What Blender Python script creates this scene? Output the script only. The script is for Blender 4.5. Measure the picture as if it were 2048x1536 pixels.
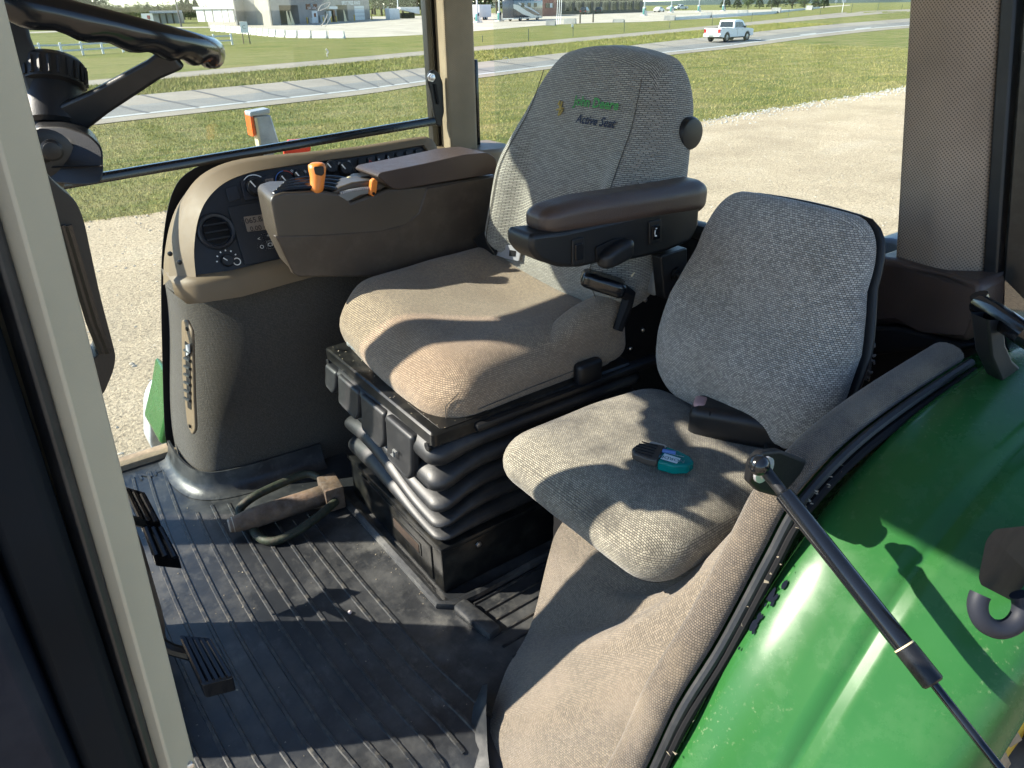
import bpy, bmesh, math, random
import numpy as np
from mathutils import Vector as V, Matrix, noise as mnoise
random.seed(7); rng = np.random.default_rng(7)
S = bpy.context.scene
for o in list(bpy.data.objects): bpy.data.objects.remove(o)
R = math.radians

# ------------------------------------------------------------ camera, sky, sun, exposure
FPX, W0, H0 = 1450.0, 2048, 1536
PITCH, YAW, ROLL = R(27.5), R(35.7), R(0.8)
CAM = V((0, 0, 1.2))
FW = V((math.sin(YAW)*math.cos(PITCH), math.cos(YAW)*math.cos(PITCH), -math.sin(PITCH)))
_r = V((math.cos(YAW), -math.sin(YAW), 0)); _u = _r.cross(FW)
RT = _r*math.cos(ROLL) - _u*math.sin(ROLL); UP = _u*math.cos(ROLL) + _r*math.sin(ROLL)
cd = bpy.data.cameras.new('camera'); cam = bpy.data.objects.new('camera', cd)
S.collection.objects.link(cam); S.camera = cam
cd.sensor_width = 36; cd.lens = FPX/W0*36; cd.clip_start = 0.02; cd.clip_end = 6000
cam.matrix_world = Matrix(((RT.x, UP.x, -FW.x, CAM.x), (RT.y, UP.y, -FW.y, CAM.y), (RT.z, UP.z, -FW.z, CAM.z), (0, 0, 0, 1)))

SUN_EL, SUN_AZ = R(34), math.atan2(-0.81, 0.58)        # azimuth measured from +Y towards +X
w = bpy.data.worlds.new('World'); S.world = w; w.use_nodes = True
nt = w.node_tree
sky = nt.nodes.new('ShaderNodeTexSky'); sky.sky_type = 'NISHITA'; sky.sun_disc = False
sky.sun_elevation = SUN_EL; sky.sun_rotation = SUN_AZ; sky.air_density = 1.0; sky.dust_density = 0.0; sky.ozone_density = 2.5; sky.altitude = 1100
nt.links.new(sky.outputs[0], nt.nodes['Background'].inputs[0]); nt.nodes['Background'].inputs[1].default_value = 0.12
sl = bpy.data.lights.new('sun', 'SUN'); sl.energy = 5.0; sl.angle = R(0.5); sl.color = (1.0, 0.93, 0.80)
so = bpy.data.objects.new('sun', sl); S.collection.objects.link(so)
SUN = V((math.sin(SUN_AZ)*math.cos(SUN_EL), math.cos(SUN_AZ)*math.cos(SUN_EL), math.sin(SUN_EL)))
so.rotation_euler = (-SUN).to_track_quat('-Z', 'Y').to_euler(); so.location = (-4, 3, 6)
S.view_settings.view_transform = 'Standard'; S.view_settings.look = 'None'
S.view_settings.exposure = 1.45; S.view_settings.gamma = 1.0; S.view_settings.use_curve_mapping = False
S.render.engine = 'CYCLES'; S.cycles.max_bounces = 7; S.cycles.adaptive_threshold = 0.02; S.cycles.transparent_max_bounces = 16; S.cycles.use_denoising = True

# ------------------------------------------------------------ measuring helpers (metres; cab floor z=0, ground z=-2.3)
def ray(x, y): return FW + RT*((x-W0/2)/FPX) - UP*((y-H0/2)/FPX)
def onz(x, y, z): d = ray(x, y); return CAM + d*((z-CAM.z)/d.z)
def onx(x, y, v): d = ray(x, y); return CAM + d*(v/d.x)
def ony(x, y, v): d = ray(x, y); return CAM + d*(v/d.y)
def onp(x, y, p0, n): d = ray(x, y); return CAM + d*((V(p0)-CAM).dot(n)/d.dot(n))
GZ = -2.3
def terr(x, y):
    r = math.hypot(x, y)
    return GZ + 0.0115*max(0, min(r, 200)-75)
def G(x, y):
    z = GZ
    for _ in range(25):
        p = onz(x, min(y, 400), z) if ray(x, y).z < -1e-4 else None
        if p is None: return None
        z = 0.5*z + 0.5*terr(p.x, p.y)
    return V((p.x, p.y, terr(p.x, p.y)))

# ------------------------------------------------------------ materials
MATS = {}
class NT:
    def __init__(s, name):
        s.m = bpy.data.materials.new(name); s.m.use_nodes = True; s.t = s.m.node_tree
        s.b = s.t.nodes['Principled BSDF']; s.out = s.t.nodes['Material Output']; MATS[name] = s.m
    def n(s, typ, **kw):
        n = s.t.nodes.new('ShaderNode'+typ)
        for k, v in kw.items():
            if k.startswith('i_'): n.inputs[k[2:].replace('_', ' ')].default_value = v
            else: setattr(n, k, v)
        return n
    def l(s, a, b): s.t.links.new(a, b)
    def co(s, kind='Object', scale=None):
        c = s.n('TexCoord').outputs[kind]
        if scale is not None:
            mp = s.n('Mapping'); mp.inputs['Scale'].default_value = scale if hasattr(scale, '__len__') else (scale,)*3
            s.l(c, mp.inputs[0]); return mp.outputs[0]
        return c
    def noise(s, scale, detail=4, rough=.55, co=None):
        n = s.n('TexNoise'); n.inputs['Scale'].default_value = scale; n.inputs['Detail'].default_value = detail; n.inputs['Roughness'].default_value = rough
        s.l(co if co is not None else s.co(), n.inputs['Vector']); return n.outputs['Fac']
    def ramp(s, fac, stops):
        r = s.n('ValToRGB'); e = r.color_ramp.elements
        while len(e) < len(stops): e.new(.5)
        for q, (p, c) in zip(e, stops): q.position = p; q.color = (*c, 1) if len(c) == 3 else c
        s.l(fac, r.inputs[0]); return r.outputs[0]
    def mix(s, fac, a, b, mode='MIX'):
        m = s.n('Mix', data_type='RGBA', blend_type=mode)
        for sock, v in ((m.inputs[0], fac), (m.inputs[6], a), (m.inputs[7], b)):
            if isinstance(v, (int, float)): sock.default_value = v
            elif isinstance(v, tuple): sock.default_value = (*v, 1)[:4]
            else: s.l(v, sock)
        return m.outputs[2]
    def math(s, op, a, b=0.0):
        m = s.n('Math', operation=op)
        for sock, v in ((m.inputs[0], a), (m.inputs[1], b)):
            if isinstance(v, (int, float)): sock.default_value = v
            else: s.l(v, sock)
        return m.outputs[0]
    def bump(s, h, strength=.3, dist=.001, prev=None):
        b = s.n('Bump'); b.inputs['Strength'].default_value = strength; b.inputs['Distance'].default_value = dist
        s.l(h, b.inputs['Height'])
        if prev is not None: s.l(prev, b.inputs['Normal'])
        s.l(b.outputs[0], s.b.inputs['Normal']); return b.outputs[0]
    def base(s, c):
        if isinstance(c, tuple): s.b.inputs['Base Color'].default_value = (*c, 1)
        else: s.l(c, s.b.inputs['Base Color'])
    def set(s, **kw):
        for k, v in kw.items(): s.b.inputs[k.replace('_', ' ')].default_value = v

def mat(name, col, rough=.5, metal=0, var=.18, vs=9, bump=.0, bs=350, dust=0, dustcol=(.32, .27, .2), coat=0, rvar=.12, spec=.5):
    s = NT(name); n = s.noise(vs, 5)
    lo = tuple(c*(1-var) for c in col); hi = tuple(min(1, c*(1+var)) for c in col)
    c = s.ramp(n, [(.3, lo), (.7, hi)])
    if dust:
        dn = s.ramp(s.noise(vs*2.3+3, 9, .68), [(.46, (0, 0, 0)), (.8, (dust,)*3)])
        c = s.mix(dn, c, dustcol)
        rr = s.math('ADD', s.math('MULTIPLY', dn, .35), rough)
        s.l(rr, s.b.inputs['Roughness'])
    else:
        s.l(s.math('ADD', s.math('MULTIPLY', s.noise(vs*4, 4), rvar*2), rough-rvar), s.b.inputs['Roughness'])
    s.base(c); s.set(Metallic=metal, Coat_Weight=coat, Specular_IOR_Level=spec)
    if coat: s.set(Coat_Roughness=.08)
    if bump: s.bump(s.noise(bs, 3), bump, .002)
    return s.m

def weave(name, c1, c2, gap, pitch=.005, bw=1.7, stain=None, stain_amt=.5, bumpd=.0012, rough=.9, gaps=.16, stain_scale=7, sheen=.25):
    s = NT(name)
    uv = s.co('UV', 1/pitch)
    wob = s.n('TexNoise'); wob.inputs['Scale'].default_value = .35; wob.inputs['Detail'].default_value = 2
    s.l(uv, wob.inputs['Vector'])
    vm = s.n('VectorMath', operation='MULTIPLY_ADD'); s.l(wob.outputs['Color'], vm.inputs[0]); vm.inputs[1].default_value = (.3, .3, .3); s.l(uv, vm.inputs[2])
    b = s.n('TexBrick', offset=.5); s.l(vm.outputs[0], b.inputs['Vector'])
    b.inputs['Color1'].default_value = (*c1, 1); b.inputs['Color2'].default_value = (*c2, 1); b.inputs['Mortar'].default_value = (*gap, 1)
    b.inputs['Scale'].default_value = 1; b.inputs['Mortar Size'].default_value = gaps; b.inputs['Mortar Smooth'].default_value = .7
    b.inputs['Brick Width'].default_value = bw; b.inputs['Row Height'].default_value = 1
    c = b.outputs['Color']
    v = s.noise(4, 4); c = s.mix(s.ramp(v, [(.3, (0, 0, 0)), (.75, (.35,)*3)]), c, tuple(x*.55 for x in c1))
    if stain:
        sm = s.ramp(s.noise(stain_scale, 8, .68), [(.45, (0, 0, 0)), (.68, (stain_amt,)*3)])
        c = s.mix(sm, c, stain)
    s.base(c); s.set(Roughness=rough, Sheen_Weight=sheen, Specular_IOR_Level=.2)
    h = s.math('SUBTRACT', 1.0, b.outputs['Fac'])
    s.bump(h, .8, bumpd)
    return s.m

M_back = weave('driver_back_fabric', (.40, .38, .325), (.265, .25, .215), (.037, .036, .036), .0038, 4.0, gaps=.27)
M_cush = weave('driver_cushion_fabric', (.42, .32, .215), (.26, .195, .135), (.05, .04, .032), .0036, 1.5, stain=(.16, .11, .07), stain_amt=.6, stain_scale=5)
M_pass = weave('passenger_fabric', (.50, .465, .41), (.235, .222, .20), (.022, .022, .023), .0033, 1.6, stain=(.13, .115, .09), stain_amt=.35, gaps=.18)
M_passc = weave('passenger_cushion_fabric', (.39, .355, .27), (.20, .18, .137), (.024, .023, .022), .0033, 1.6, stain=(.045, .04, .033), stain_amt=.95, stain_scale=6, gaps=.2)
M_panel = weave('liner_fabric', (.225, .185, .137), (.125, .103, .077), (.036, .03, .025), .0032, 1.3, stain=(.2, .16, .12), gaps=.14)
M_rail = weave('rail_fabric', (.17, .137, .104), (.095, .077, .06), (.026, .022, .018), .0031, 1.2, stain=(.28, .22, .15), stain_amt=.4, gaps=.22)
M_skirt = weave('skirt_fabric', (.125, .105, .08), (.075, .064, .05), (.03, .026, .021), .0042, .7, gaps=.16, bumpd=.0012)
M_perf = None
def perf(name, col, hole, pitch):
    s = NT(name); uv = s.co('UV', 1/pitch)
    mp = s.n('Mapping'); mp.inputs['Rotation'].default_value = (0, 0, R(45)); s.l(uv, mp.inputs[0])
    fr = s.n('VectorMath', operation='FRACTION'); s.l(mp.outputs[0], fr.inputs[0])
    sb = s.n('VectorMath', operation='SUBTRACT'); s.l(fr.outputs[0], sb.inputs[0]); sb.inputs[1].default_value = (.5, .5, 0)
    sx = s.n('SeparateXYZ'); s.l(sb.outputs[0], sx.inputs[0])
    d = s.math('SQRT', s.math('ADD', s.math('MULTIPLY', sx.outputs[0], sx.outputs[0]), s.math('MULTIPLY', sx.outputs[1], sx.outputs[1])))
    m = s.ramp(d, [(.2, (1, 1, 1)), (.34, (0, 0, 0))])
    n = s.ramp(s.noise(7, 5), [(.3, tuple(c*.8 for c in col)), (.7, tuple(c*1.15 for c in col))])
    s.base(s.mix(m, n, hole)); s.set(Roughness=.75, Specular_IOR_Level=.3)
    s.bump(s.math('SUBTRACT', 1.0, m), .5, .0008); return s.m
M_perf = perf('perforated_liner', (.29, .22, .16), (.095, .073, .055), .0046)
M_perfb = perf('post_liner', (.26, .205, .135), (.17, .135, .09), .004)
M_beige = mat('beige_trim', (.17, .125, .078), .55, var=.08, bump=.15, bs=700, spec=.25)
M_tan = mat('tan_trim_dark', (.17, .13, .085), .5, var=.08, bump=.15, bs=700)
M_postb = mat('grey_beige_post', (.36, .325, .245), .5, var=.05, bump=.1, bs=600)
M_brown = mat('brown_plastic', (.062, .045, .033), .42, var=.1, bump=.2, bs=900, dust=.12)
M_brown2 = mat('brown_plastic_smooth', (.075, .06, .046), .38, var=.08, bump=.12, bs=900)
M_vinyl = mat('brown_vinyl', (.062, .04, .031), .42, var=.12, bump=.35, bs=420, spec=.5)
M_black = mat('black_plastic', (.008, .0085, .010), .40, var=.2, bump=.15, bs=800, dust=.025, spec=.4)
M_blackm = mat('black_matte', (.005, .005, .006), .7, var=.2, bump=.1, bs=500, spec=.25)
M_gloss = mat('black_gloss', (.005, .006, .008), .17, var=.2, rvar=.05)
M_metal = mat('black_painted_metal', (.007, .0075, .008), .28, var=.2, dust=.14, dustcol=(.22, .20, .15), vs=9, rvar=.05, spec=.4)
M_rubber = mat('bellows_rubber', (.011, .012, .014), .47, var=.15, bump=.1, bs=300, dust=.12, dustcol=(.2, .19, .17), vs=7)
M_steel = mat('steel', (.6, .6, .62), .35, 1, var=.1)
M_plate = mat('belt_tongue_steel', (.62, .62, .66), .4, .7, var=.06)
M_greyp = mat('grey_paddle', (.19, .2, .2), .5, var=.1, dust=.2)
M_navy = mat('fascia_navy', (.007, .009, .014), .5, var=.12, bump=.12, bs=900)
M_navy2 = mat('fascia_panel', (.011, .014, .021), .5, var=.1, bump=.1, bs=900)
M_white = mat('white_print', (.75, .75, .73), .6, var=.03)
M_orange = mat('orange_plastic', (.75, .22, .03), .4, var=.06, bump=.1, bs=500)
M_cream = mat('cream_plastic', (.7, .58, .35), .4, var=.05)
M_lcd = mat('lcd_screen', (.20, .165, .135), .35, var=.05)
M_lcdt = mat('lcd_ink', (.035, .03, .03), .5, var=.02)
M_red = mat('red_print', (.45, .05, .03), .5); M_blue = mat('blue_print', (.05, .14, .4), .5)
M_embg = mat('green_thread', (.06, .26, .07), .8, bump=.6, bs=900); M_embn = mat('navy_thread', (.02, .03, .06), .8, bump=.6, bs=900)
M_emby = mat('gold_thread', (.36, .27, .08), .8, bump=.6, bs=900)
M_rust = mat('rusty_steel', (.13, .085, .055), .7, .2, var=.6, vs=22, bump=.6, bs=120, dust=.5, dustcol=(.22, .2, .19))
M_rustg = mat('worn_green_rod', (.02, .028, .016), .6, .2, var=.6, vs=40, bump=.4, bs=150, dust=.9, dustcol=(.09, .06, .045))
M_bare = mat('worn_tip_steel', (.42, .34, .26), .6, .3, var=.3, vs=30)
M_clipd = mat('clip_black', (.035, .033, .03), .55, var=.1); M_clipg = mat('clip_grey', (.42, .43, .42), .35, .3, var=.05)
M_dirt = mat('dry_mud', (.22, .17, .11), .9, var=.3, vs=25, bump=.8, bs=90)
M_yellow = mat('yellow_paint', (.55, .36, .03), .45, var=.15, dust=.6, dustcol=(.25, .18, .1))
M_tyre = mat('tyre_rubber', (.03, .029, .028), .8, var=.2, dust=.5, dustcol=(.2, .16, .11))
M_roof = mat('headliner', (.33, .3, .25), .8, var=.05)
M_roofo = mat('roof_green', (.03, .14, .035), .35, var=.05)
M_ltgrey = mat('galvanised', (.42, .44, .46), .5, .4, var=.2, vs=20)
M_orr = mat('orange_reflector', (.85, .13, .02), .35, var=.05); M_redr = mat('red_reflector', (.8, .05, .02), .3, var=.05)

def m_green():
    s = NT('green_paint')
    n = s.noise(3, 4)
    c = s.ramp(n, [(.3, (.018, .088, .022)), (.7, (.024, .108, .027))])
    dm = s.ramp(s.noise(11, 10, .7), [(.5, (0, 0, 0)), (.85, (.3,)*3)])
    sp = s.ramp(s.noise(130, 4, .65), [(.60, (0, 0, 0)), (.70, (.45,)*3)])
    big = s.ramp(s.noise(5, 3), [(.52, (0, 0, 0)), (.68, (1, 1, 1))])
    c = s.mix(dm, c, (.09, .18, .08)); c = s.mix(s.mix(1.0, sp, big, 'MULTIPLY'), c, (.3, .33, .2))
    s.base(c); s.set(Coat_Weight=.0, Specular_IOR_Level=.25)
    s.l(s.math('ADD', s.math('MULTIPLY', dm, .5), .25), s.b.inputs['Roughness'])
    s.bump(s.noise(14, 2), .03, .01); return s.m
M_green = m_green()
def m_mat():
    s = NT('floor_mat_rubber')
    c = s.ramp(s.noise(6, 6), [(.3, (.012, .0135, .0155)), (.7, (.028, .030, .033))])
    d = s.ramp(s.noise(5, 10, .72), [(.46, (0, 0, 0)), (.72, (.75,)*3)])
    sc = s.ramp(s.noise(26, 8, .7, s.co('Object', (1, .45, 1))), [(.56, (0, 0, 0)), (.75, (.5,)*3)])
    c = s.mix(d, c, (.10, .10, .095)); c = s.mix(sc, c, (.14, .14, .13)); k2 = s.ramp(s.noise(2.3, 9, .75), [(.56, (0, 0, 0)), (.72, (.7,)*3)]); c = s.mix(k2, c, (.20, .195, .175))
    s.base(c); s.l(s.math('ADD', s.math('MULTIPLY', d, .4), .33), s.b.inputs['Roughness'])
    h = s.noise(60, 5); s.bump(h, .25, .002); return s.m
M_mat = m_mat()
def m_glass(name, tint=(.93, .97, .96), dirt=.12):
    s = NT(name); s.t.nodes.remove(s.b)
    tr = s.n('BsdfTransparent'); tr.inputs[0].default_value = (*tint, 1)
    gl = s.n('BsdfGlossy'); gl.inputs['Roughness'].default_value = .02
    lw = s.n('LayerWeight'); lw.inputs[0].default_value = .5
    mx = s.n('MixShader'); s.l(s.math('ADD', s.math('MULTIPLY', s.math('POWER', lw.outputs['Facing'], 5.0), .9), .035), mx.inputs[0]); s.l(tr.outputs[0], mx.inputs[1]); s.l(gl.outputs[0], mx.inputs[2])
    df = s.n('BsdfDiffuse'); df.inputs[0].default_value = (.7, .68, .62, 1)
    dm = s.ramp(s.noise(2.2, 8, .7), [(.5, (.002,)*3), (.9, (dirt,)*3)])
    m2 = s.n('MixShader'); s.l(dm, m2.inputs[0]); s.l(mx.outputs[0], m2.inputs[1]); s.l(df.outputs[0], m2.inputs[2])
    s.l(m2.outputs[0], s.out.inputs[0]); return s.m
M_glass = m_glass('window_glass', dirt=.03)
def m_teal():
    s = NT('teal_plastic'); s.base((.0, .30, .30)); s.set(Roughness=.12, Transmission_Weight=.55, IOR=1.3)
    s.bump(s.noise(90, 2), .2, .002); return s.m
M_teal = m_teal()

# ------------------------------------------------------------ object helpers
COL = S.collection
def tag(o, label=None, cat=None, group=None, kind=None):
    if label: o['label'] = label
    if cat: o['category'] = cat
    if group: o['group'] = group
    if kind: o['kind'] = kind
    return o
def thing(name, label, cat, loc=(0, 0, 0), group=None):
    o = bpy.data.objects.new(name, None); COL.objects.link(o); o.location = loc; o.empty_display_size = .1
    return tag(o, label, cat, group)
def adopt(o, p):
    o.parent = p
    if p.type == 'EMPTY': o.matrix_parent_inverse = Matrix.Translation(-V(p.location))
def copy_tree(o, parent=None):
    c = o.copy(); COL.objects.link(c); c.parent = parent
    if parent is not None: c.matrix_parent_inverse = o.matrix_parent_inverse.copy()
    for ch in list(o.children): copy_tree(ch, c)
    return c
def cube_uv(me, uvfn=None):
    me.calc_loop_triangles()
    uvl = me.uv_layers.new(name='UVMap')
    nl = len(me.loops); co = np.empty(len(me.vertices)*3); me.vertices.foreach_get('co', co); co = co.reshape(-1, 3)
    li = np.empty(nl, int); me.loops.foreach_get('vertex_index', li)
    pn = np.empty(len(me.polygons)*3); me.polygons.foreach_get('normal', pn); pn = np.abs(pn.reshape(-1, 3))
    lt = np.empty(len(me.polygons), int); me.polygons.foreach_get('loop_total', lt)
    ax = np.repeat(pn.argmax(1), lt)
    p = co[li]; uv = np.where((ax == 2)[:, None], p[:, [1, 0]], np.where((ax == 0)[:, None], p[:, [1, 2]], p[:, [0, 2]]))
    uvl.data.foreach_set('uv', uv.ravel())
class B:
    def __init__(s): s.bm = bmesh.new()
    def _merge(s, t, M=None):
        if M is not None: bmesh.ops.transform(t, matrix=M, verts=t.verts)
        me = bpy.data.meshes.new('t'); t.to_mesh(me); t.free(); s.bm.from_mesh(me); bpy.data.meshes.remove(me); return s
    def box(s, lo, hi, r=0, seg=2, M=None):
        t = bmesh.new(); bmesh.ops.create_cube(t, size=1)
        lo, hi = V(lo), V(hi)
        for v in t.verts: v.co = V([(lo[i]+hi[i])/2 + v.co[i]*(hi[i]-lo[i]) for i in range(3)])
        if r: bmesh.ops.bevel(t, geom=list(t.edges), offset=min(r, .49*min(abs(hi[i]-lo[i]) for i in range(3))), segments=seg, affect='EDGES', profile=.5)
        return s._merge(t, M)
    def loft(s, loops, closed=True, cap=True):
        t = bmesh.new(); vs = [[t.verts.new(p) for p in L] for L in loops]; n = len(loops[0])
        for a, b in zip(vs, vs[1:]):
            for i in range(n if closed else n-1):
                j = (i+1) % n
                try: t.faces.new((a[i], a[j], b[j], b[i]))
                except ValueError: pass
        if cap and closed:
            for L, rev in ((vs[0], True), (vs[-1], False)):
                try: t.faces.new(L[::-1] if rev else L)
                except ValueError: pass
        return s._merge(t)
    def prism(s, poly, vec):
        vec = V(vec); return s.loft([[V(p) for p in poly], [V(p)+vec for p in poly]])
    def tube(s, pts, r, n=10, closed=False, cap=True):
        pts = [V(p) for p in pts]; m = len(pts); rs = r if hasattr(r, '__len__') else [r]*m
        T = []
        for i in range(m):
            a = pts[(i-1) % m] if (closed or i) else pts[0]; b = pts[(i+1) % m] if (closed or i < m-1) else pts[-1]
            T.append((b-a).normalized())
        up = V((0, 0, 1)) if abs(T[0].z) < .9 else V((1, 0, 0))
        u = T[0].cross(up).normalized(); loops = []
        for i in range(m):
            u = (u - T[i]*u.dot(T[i])).normalized(); w_ = T[i].cross(u)
            loops.append([pts[i] + (u*math.cos(2*math.pi*k/n) + w_*math.sin(2*math.pi*k/n))*rs[i] for k in range(n)])
        if closed: loops.append(loops[0])
        return s.loft(loops, True, cap and not closed)
    def lathe(s, p, axis, prof, n=24):
        p = V(p); a = V(axis).normalized(); u = a.orthogonal().normalized(); w_ = a.cross(u)
        return s.loft([[p + a*d + (u*math.cos(2*math.pi*k/n) + w_*math.sin(2*math.pi*k/n))*max(r, 1e-5) for k in range(n)] for d, r in prof])
    def soft(s, half, rv, n, fn):
        """a padded block: rounded box of half sizes, corner radii rv, n cuts, then fn(point)->world point"""
        t = bmesh.new(); bmesh.ops.create_cube(t, size=2)
        bmesh.ops.subdivide_edges(t, edges=list(t.edges), cuts=n, use_grid_fill=True)
        h = half
        for v in t.verts:
            q = [v.co[i]*h[i] for i in range(3)]
            inn = [max(-(h[i]-rv[i]), min(h[i]-rv[i], q[i])) for i in range(3)]
            d = V([(q[i]-inn[i])/rv[i] for i in range(3)])
            if d.length > 1e-9: d.normalize()
            v.co = fn(V([inn[i]+d[i]*rv[i] for i in range(3)]))
        return s._merge(t)
    def out(s, name, m, parent=None, label=None, bev=0, ang=38, seg=2, sub=0):
        bm = s.bm; bmesh.ops.remove_doubles(bm, verts=bm.verts, dist=1e-6); bmesh.ops.recalc_face_normals(bm, faces=bm.faces)
        lim = R(ang)
        for f in bm.faces: f.smooth = True
        for e in bm.edges:
            if len(e.link_faces) == 2 and e.calc_face_angle(0) > lim: e.smooth = False
        me = bpy.data.meshes.new(name); bm.to_mesh(me); bm.free(); cube_uv(me)
        o = bpy.data.objects.new(name, me); COL.objects.link(o); me.materials.append(m)
        if parent is not None: adopt(o, parent)
        if label: o['label'] = label
        if bev:
            md = o.modifiers.new('Bevel', 'BEVEL'); md.width = bev; md.segments = seg; md.limit_method = 'ANGLE'; md.angle_limit = R(32)
        return o
def rpoly(pts, r, n=4):
    """round the corners of a polygon (any plane)"""
    out = []; m = len(pts)
    for i in range(m):
        p, a, b = V(pts[i]), V(pts[i-1]), V(pts[(i+1) % m])
        da, db = a-p, b-p; k = min(r, da.length*.45, db.length*.45)
        p0, p1 = p+da.normalized()*k, p+db.normalized()*k
        for j in range(n+1):
            t = j/n; out.append(p0*(1-t)**2 + p*2*t*(1-t) + p1*t*t)
    return out
def ellipse(c, a, b, n=20):
    return [V(c)+V(a)*math.cos(2*math.pi*k/n)+V(b)*math.sin(2*math.pi*k/n) for k in range(n)]
def smooth(a, b, x): t = max(0, min(1, (x-a)/(b-a))); return t*t*(3-2*t)
def spline(pts, n=8):
    pts = [V(p) for p in pts]; out = []
    for i in range(len(pts)-1):
        p0 = pts[max(i-1, 0)]; p1 = pts[i]; p2 = pts[i+1]; p3 = pts[min(i+2, len(pts)-1)]
        for k in range(n):
            t = k/n; out.append(.5*((2*p1)+(p2-p0)*t+(2*p0-5*p1+4*p2-p3)*t*t+(3*p1-p0-3*p2+p3)*t**3))
    out.append(pts[-1]); return out
def interp(tab, x):
    if x <= tab[0][0]: return tab[0][1]
    for (a, u), (b, v) in zip(tab, tab[1:]):
        if x <= b: t = (x-a)/(b-a); return u+(v-u)*t
    return tab[-1][1]
def text(body, size, name, m, parent, fn, shear=0, align='CENTER', bold=0, res=2):
    cu = bpy.data.curves.new('txt', 'FONT'); cu.body = body; cu.size = size; cu.align_x = align; cu.align_y = 'CENTER'
    cu.resolution_u = res; cu.offset = bold; cu.shear = shear
    o = bpy.data.objects.new('txt', cu); COL.objects.link(o)
    me = bpy.data.meshes.new_from_object(o.evaluated_get(bpy.context.evaluated_depsgraph_get()))
    bpy.data.objects.remove(o); bpy.data.curves.remove(cu)
    bm = bmesh.new(); bm.from_mesh(me); bpy.data.meshes.remove(me)
    if len(bm.edges) and size > .015 and res > 2:
        bmesh.ops.triangulate(bm, faces=bm.faces)
    for v in bm.verts: v.co = fn(v.co.x, v.co.y)
    me = bpy.data.meshes.new(name); bm.to_mesh(me); bm.free()
    o2 = bpy.data.objects.new(name, me); COL.objects.link(o2); me.materials.append(m); adopt(o2, parent); return o2
def plane_fn(c, ux, uy, off=0):
    c, ux, uy = V(c), V(ux).normalized(), V(uy); uy = (uy-ux*uy.dot(ux)).normalized(); n = ux.cross(uy)
    return lambda a, b: c+ux*a+uy*b+n*off
# ============================================================ CAB SHELL
X_, Y_, Z_ = V((1, 0, 0)), V((0, 1, 0)), V((0, 0, 1))
YR, XR = 2.13, 1.40                       # right window plane, rear plane
cab = thing('cab_frame', 'tractor cab frame with beige lined posts, glass and a black window rail', 'cab frame', (1.32, 2.15, 0))
# right rear post
c0 = ony(862, 0, YR); c1 = ony(948, 300, YR)
def post(xy, z0, z1, lean=(0, 0)):
    return [[V((x+lean[0]*(z-z0), y+lean[1]*(z-z0), z)) for x, y in xy] for z in (z0, (z0+z1)/2, z1)]
pp = rpoly([(1.297, 2.215, 0), (1.256, 2.07, 0), (1.37, 2.08, 0), (1.41, 2.2, 0)], .014)
B().loft(post([(p.x, p.y) for p in pp], .77, 1.68)).out('post', M_perfb, cab, 'beige fabric lined rear post at the far corner')
B().box((1.268, 2.165, .60), (1.284, 2.20, 1.68), .004).out('window_seal', M_gloss, cab)
B().box((1.248, 2.16, .70), (1.266, 2.19, 1.68), .004).out('window_seal', M_black, cab)
B().box((1.402, 2.13, .74), (1.415, 2.2, 1.05), .004).out('window_seal', M_gloss, cab)
# corner trim below the post
tr = rpoly([V((1.17, 2.20, .80)), V((1.20, 2.05, .79)), V((1.42, 2.02, .785)), V((1.52, 2.10, .78)), V((1.52, 2.24, .78))], .03)
B().prism(tr, (0, 0, -.30)).out('corner_trim', M_tan, cab, bev=.01)
# left rear post with perforated liner
a0, a1 = onx(1815, 0, 1.42), onx(1785, 545, 1.42); b0, b1 = onx(2000, 0, 1.44), onx(1962, 600, 1.44)
lp = []
for t in (-.9, 0, .5, 1.06):
    L, Q = a0.lerp(a1, t), b0.lerp(b1, t)
    L = L + (L-Q)*0; m_ = (L+Q)/2 + V((-.012, 0, 0))
    lp.append(rpoly([L+V((.09, .005, 0)), L+V((.004, 0, 0)), m_, Q, Q+V((.09, -.005, 0))], .012))
B().loft(lp).out('post', M_perf, cab, 'near rear post lined with brown perforated vinyl')
sp = []
for t in (-.9, 0, .5, 1.05):
    Q = b0.lerp(b1, t); sp.append([Q+V((-.004, -.001, 0)), Q+V((-.006, -.026, 0)), Q+V((.05, -.03, 0)), Q+V((.05, -.001, 0))])
B().loft(sp).out('window_seal', M_black, cab, bev=.004)
sp = []
for t in (-.9, 0, .5, 1.05):
    Q = b0.lerp(b1, t); sp.append([Q+V((.0, -.032, 0)), Q+V((.003, -.10, 0)), Q+V((.06, -.10, 0)), Q+V((.06, -.032, 0))])
B().loft(sp).out('door_jamb', M_metal, cab, bev=.006)
# moulded brown trim at the foot of the near rear post
q = [(1742, 512), (1790, 520), (1880, 548), (1962, 566), (1958, 640), (1935, 688), (1850, 668), (1790, 650), (1735, 655)]
pl = [onx(x, y, 1.40-.05*smooth(1850, 1960, x)) for x, y in q]
B().prism(pl, (.16, 0, 0)).out('post_foot_trim', M_vinyl, cab, bev=.015, seg=3)
q = [(1725, 652), (1800, 655), (1860, 670), (1940, 690), (1905, 705), (1830, 700), (1740, 712)]
B().prism([onx(x, y, 1.385) for x, y in q], (.1, 0, -.02)).out('ledge', M_blackm, cab, bev=.008)
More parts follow.
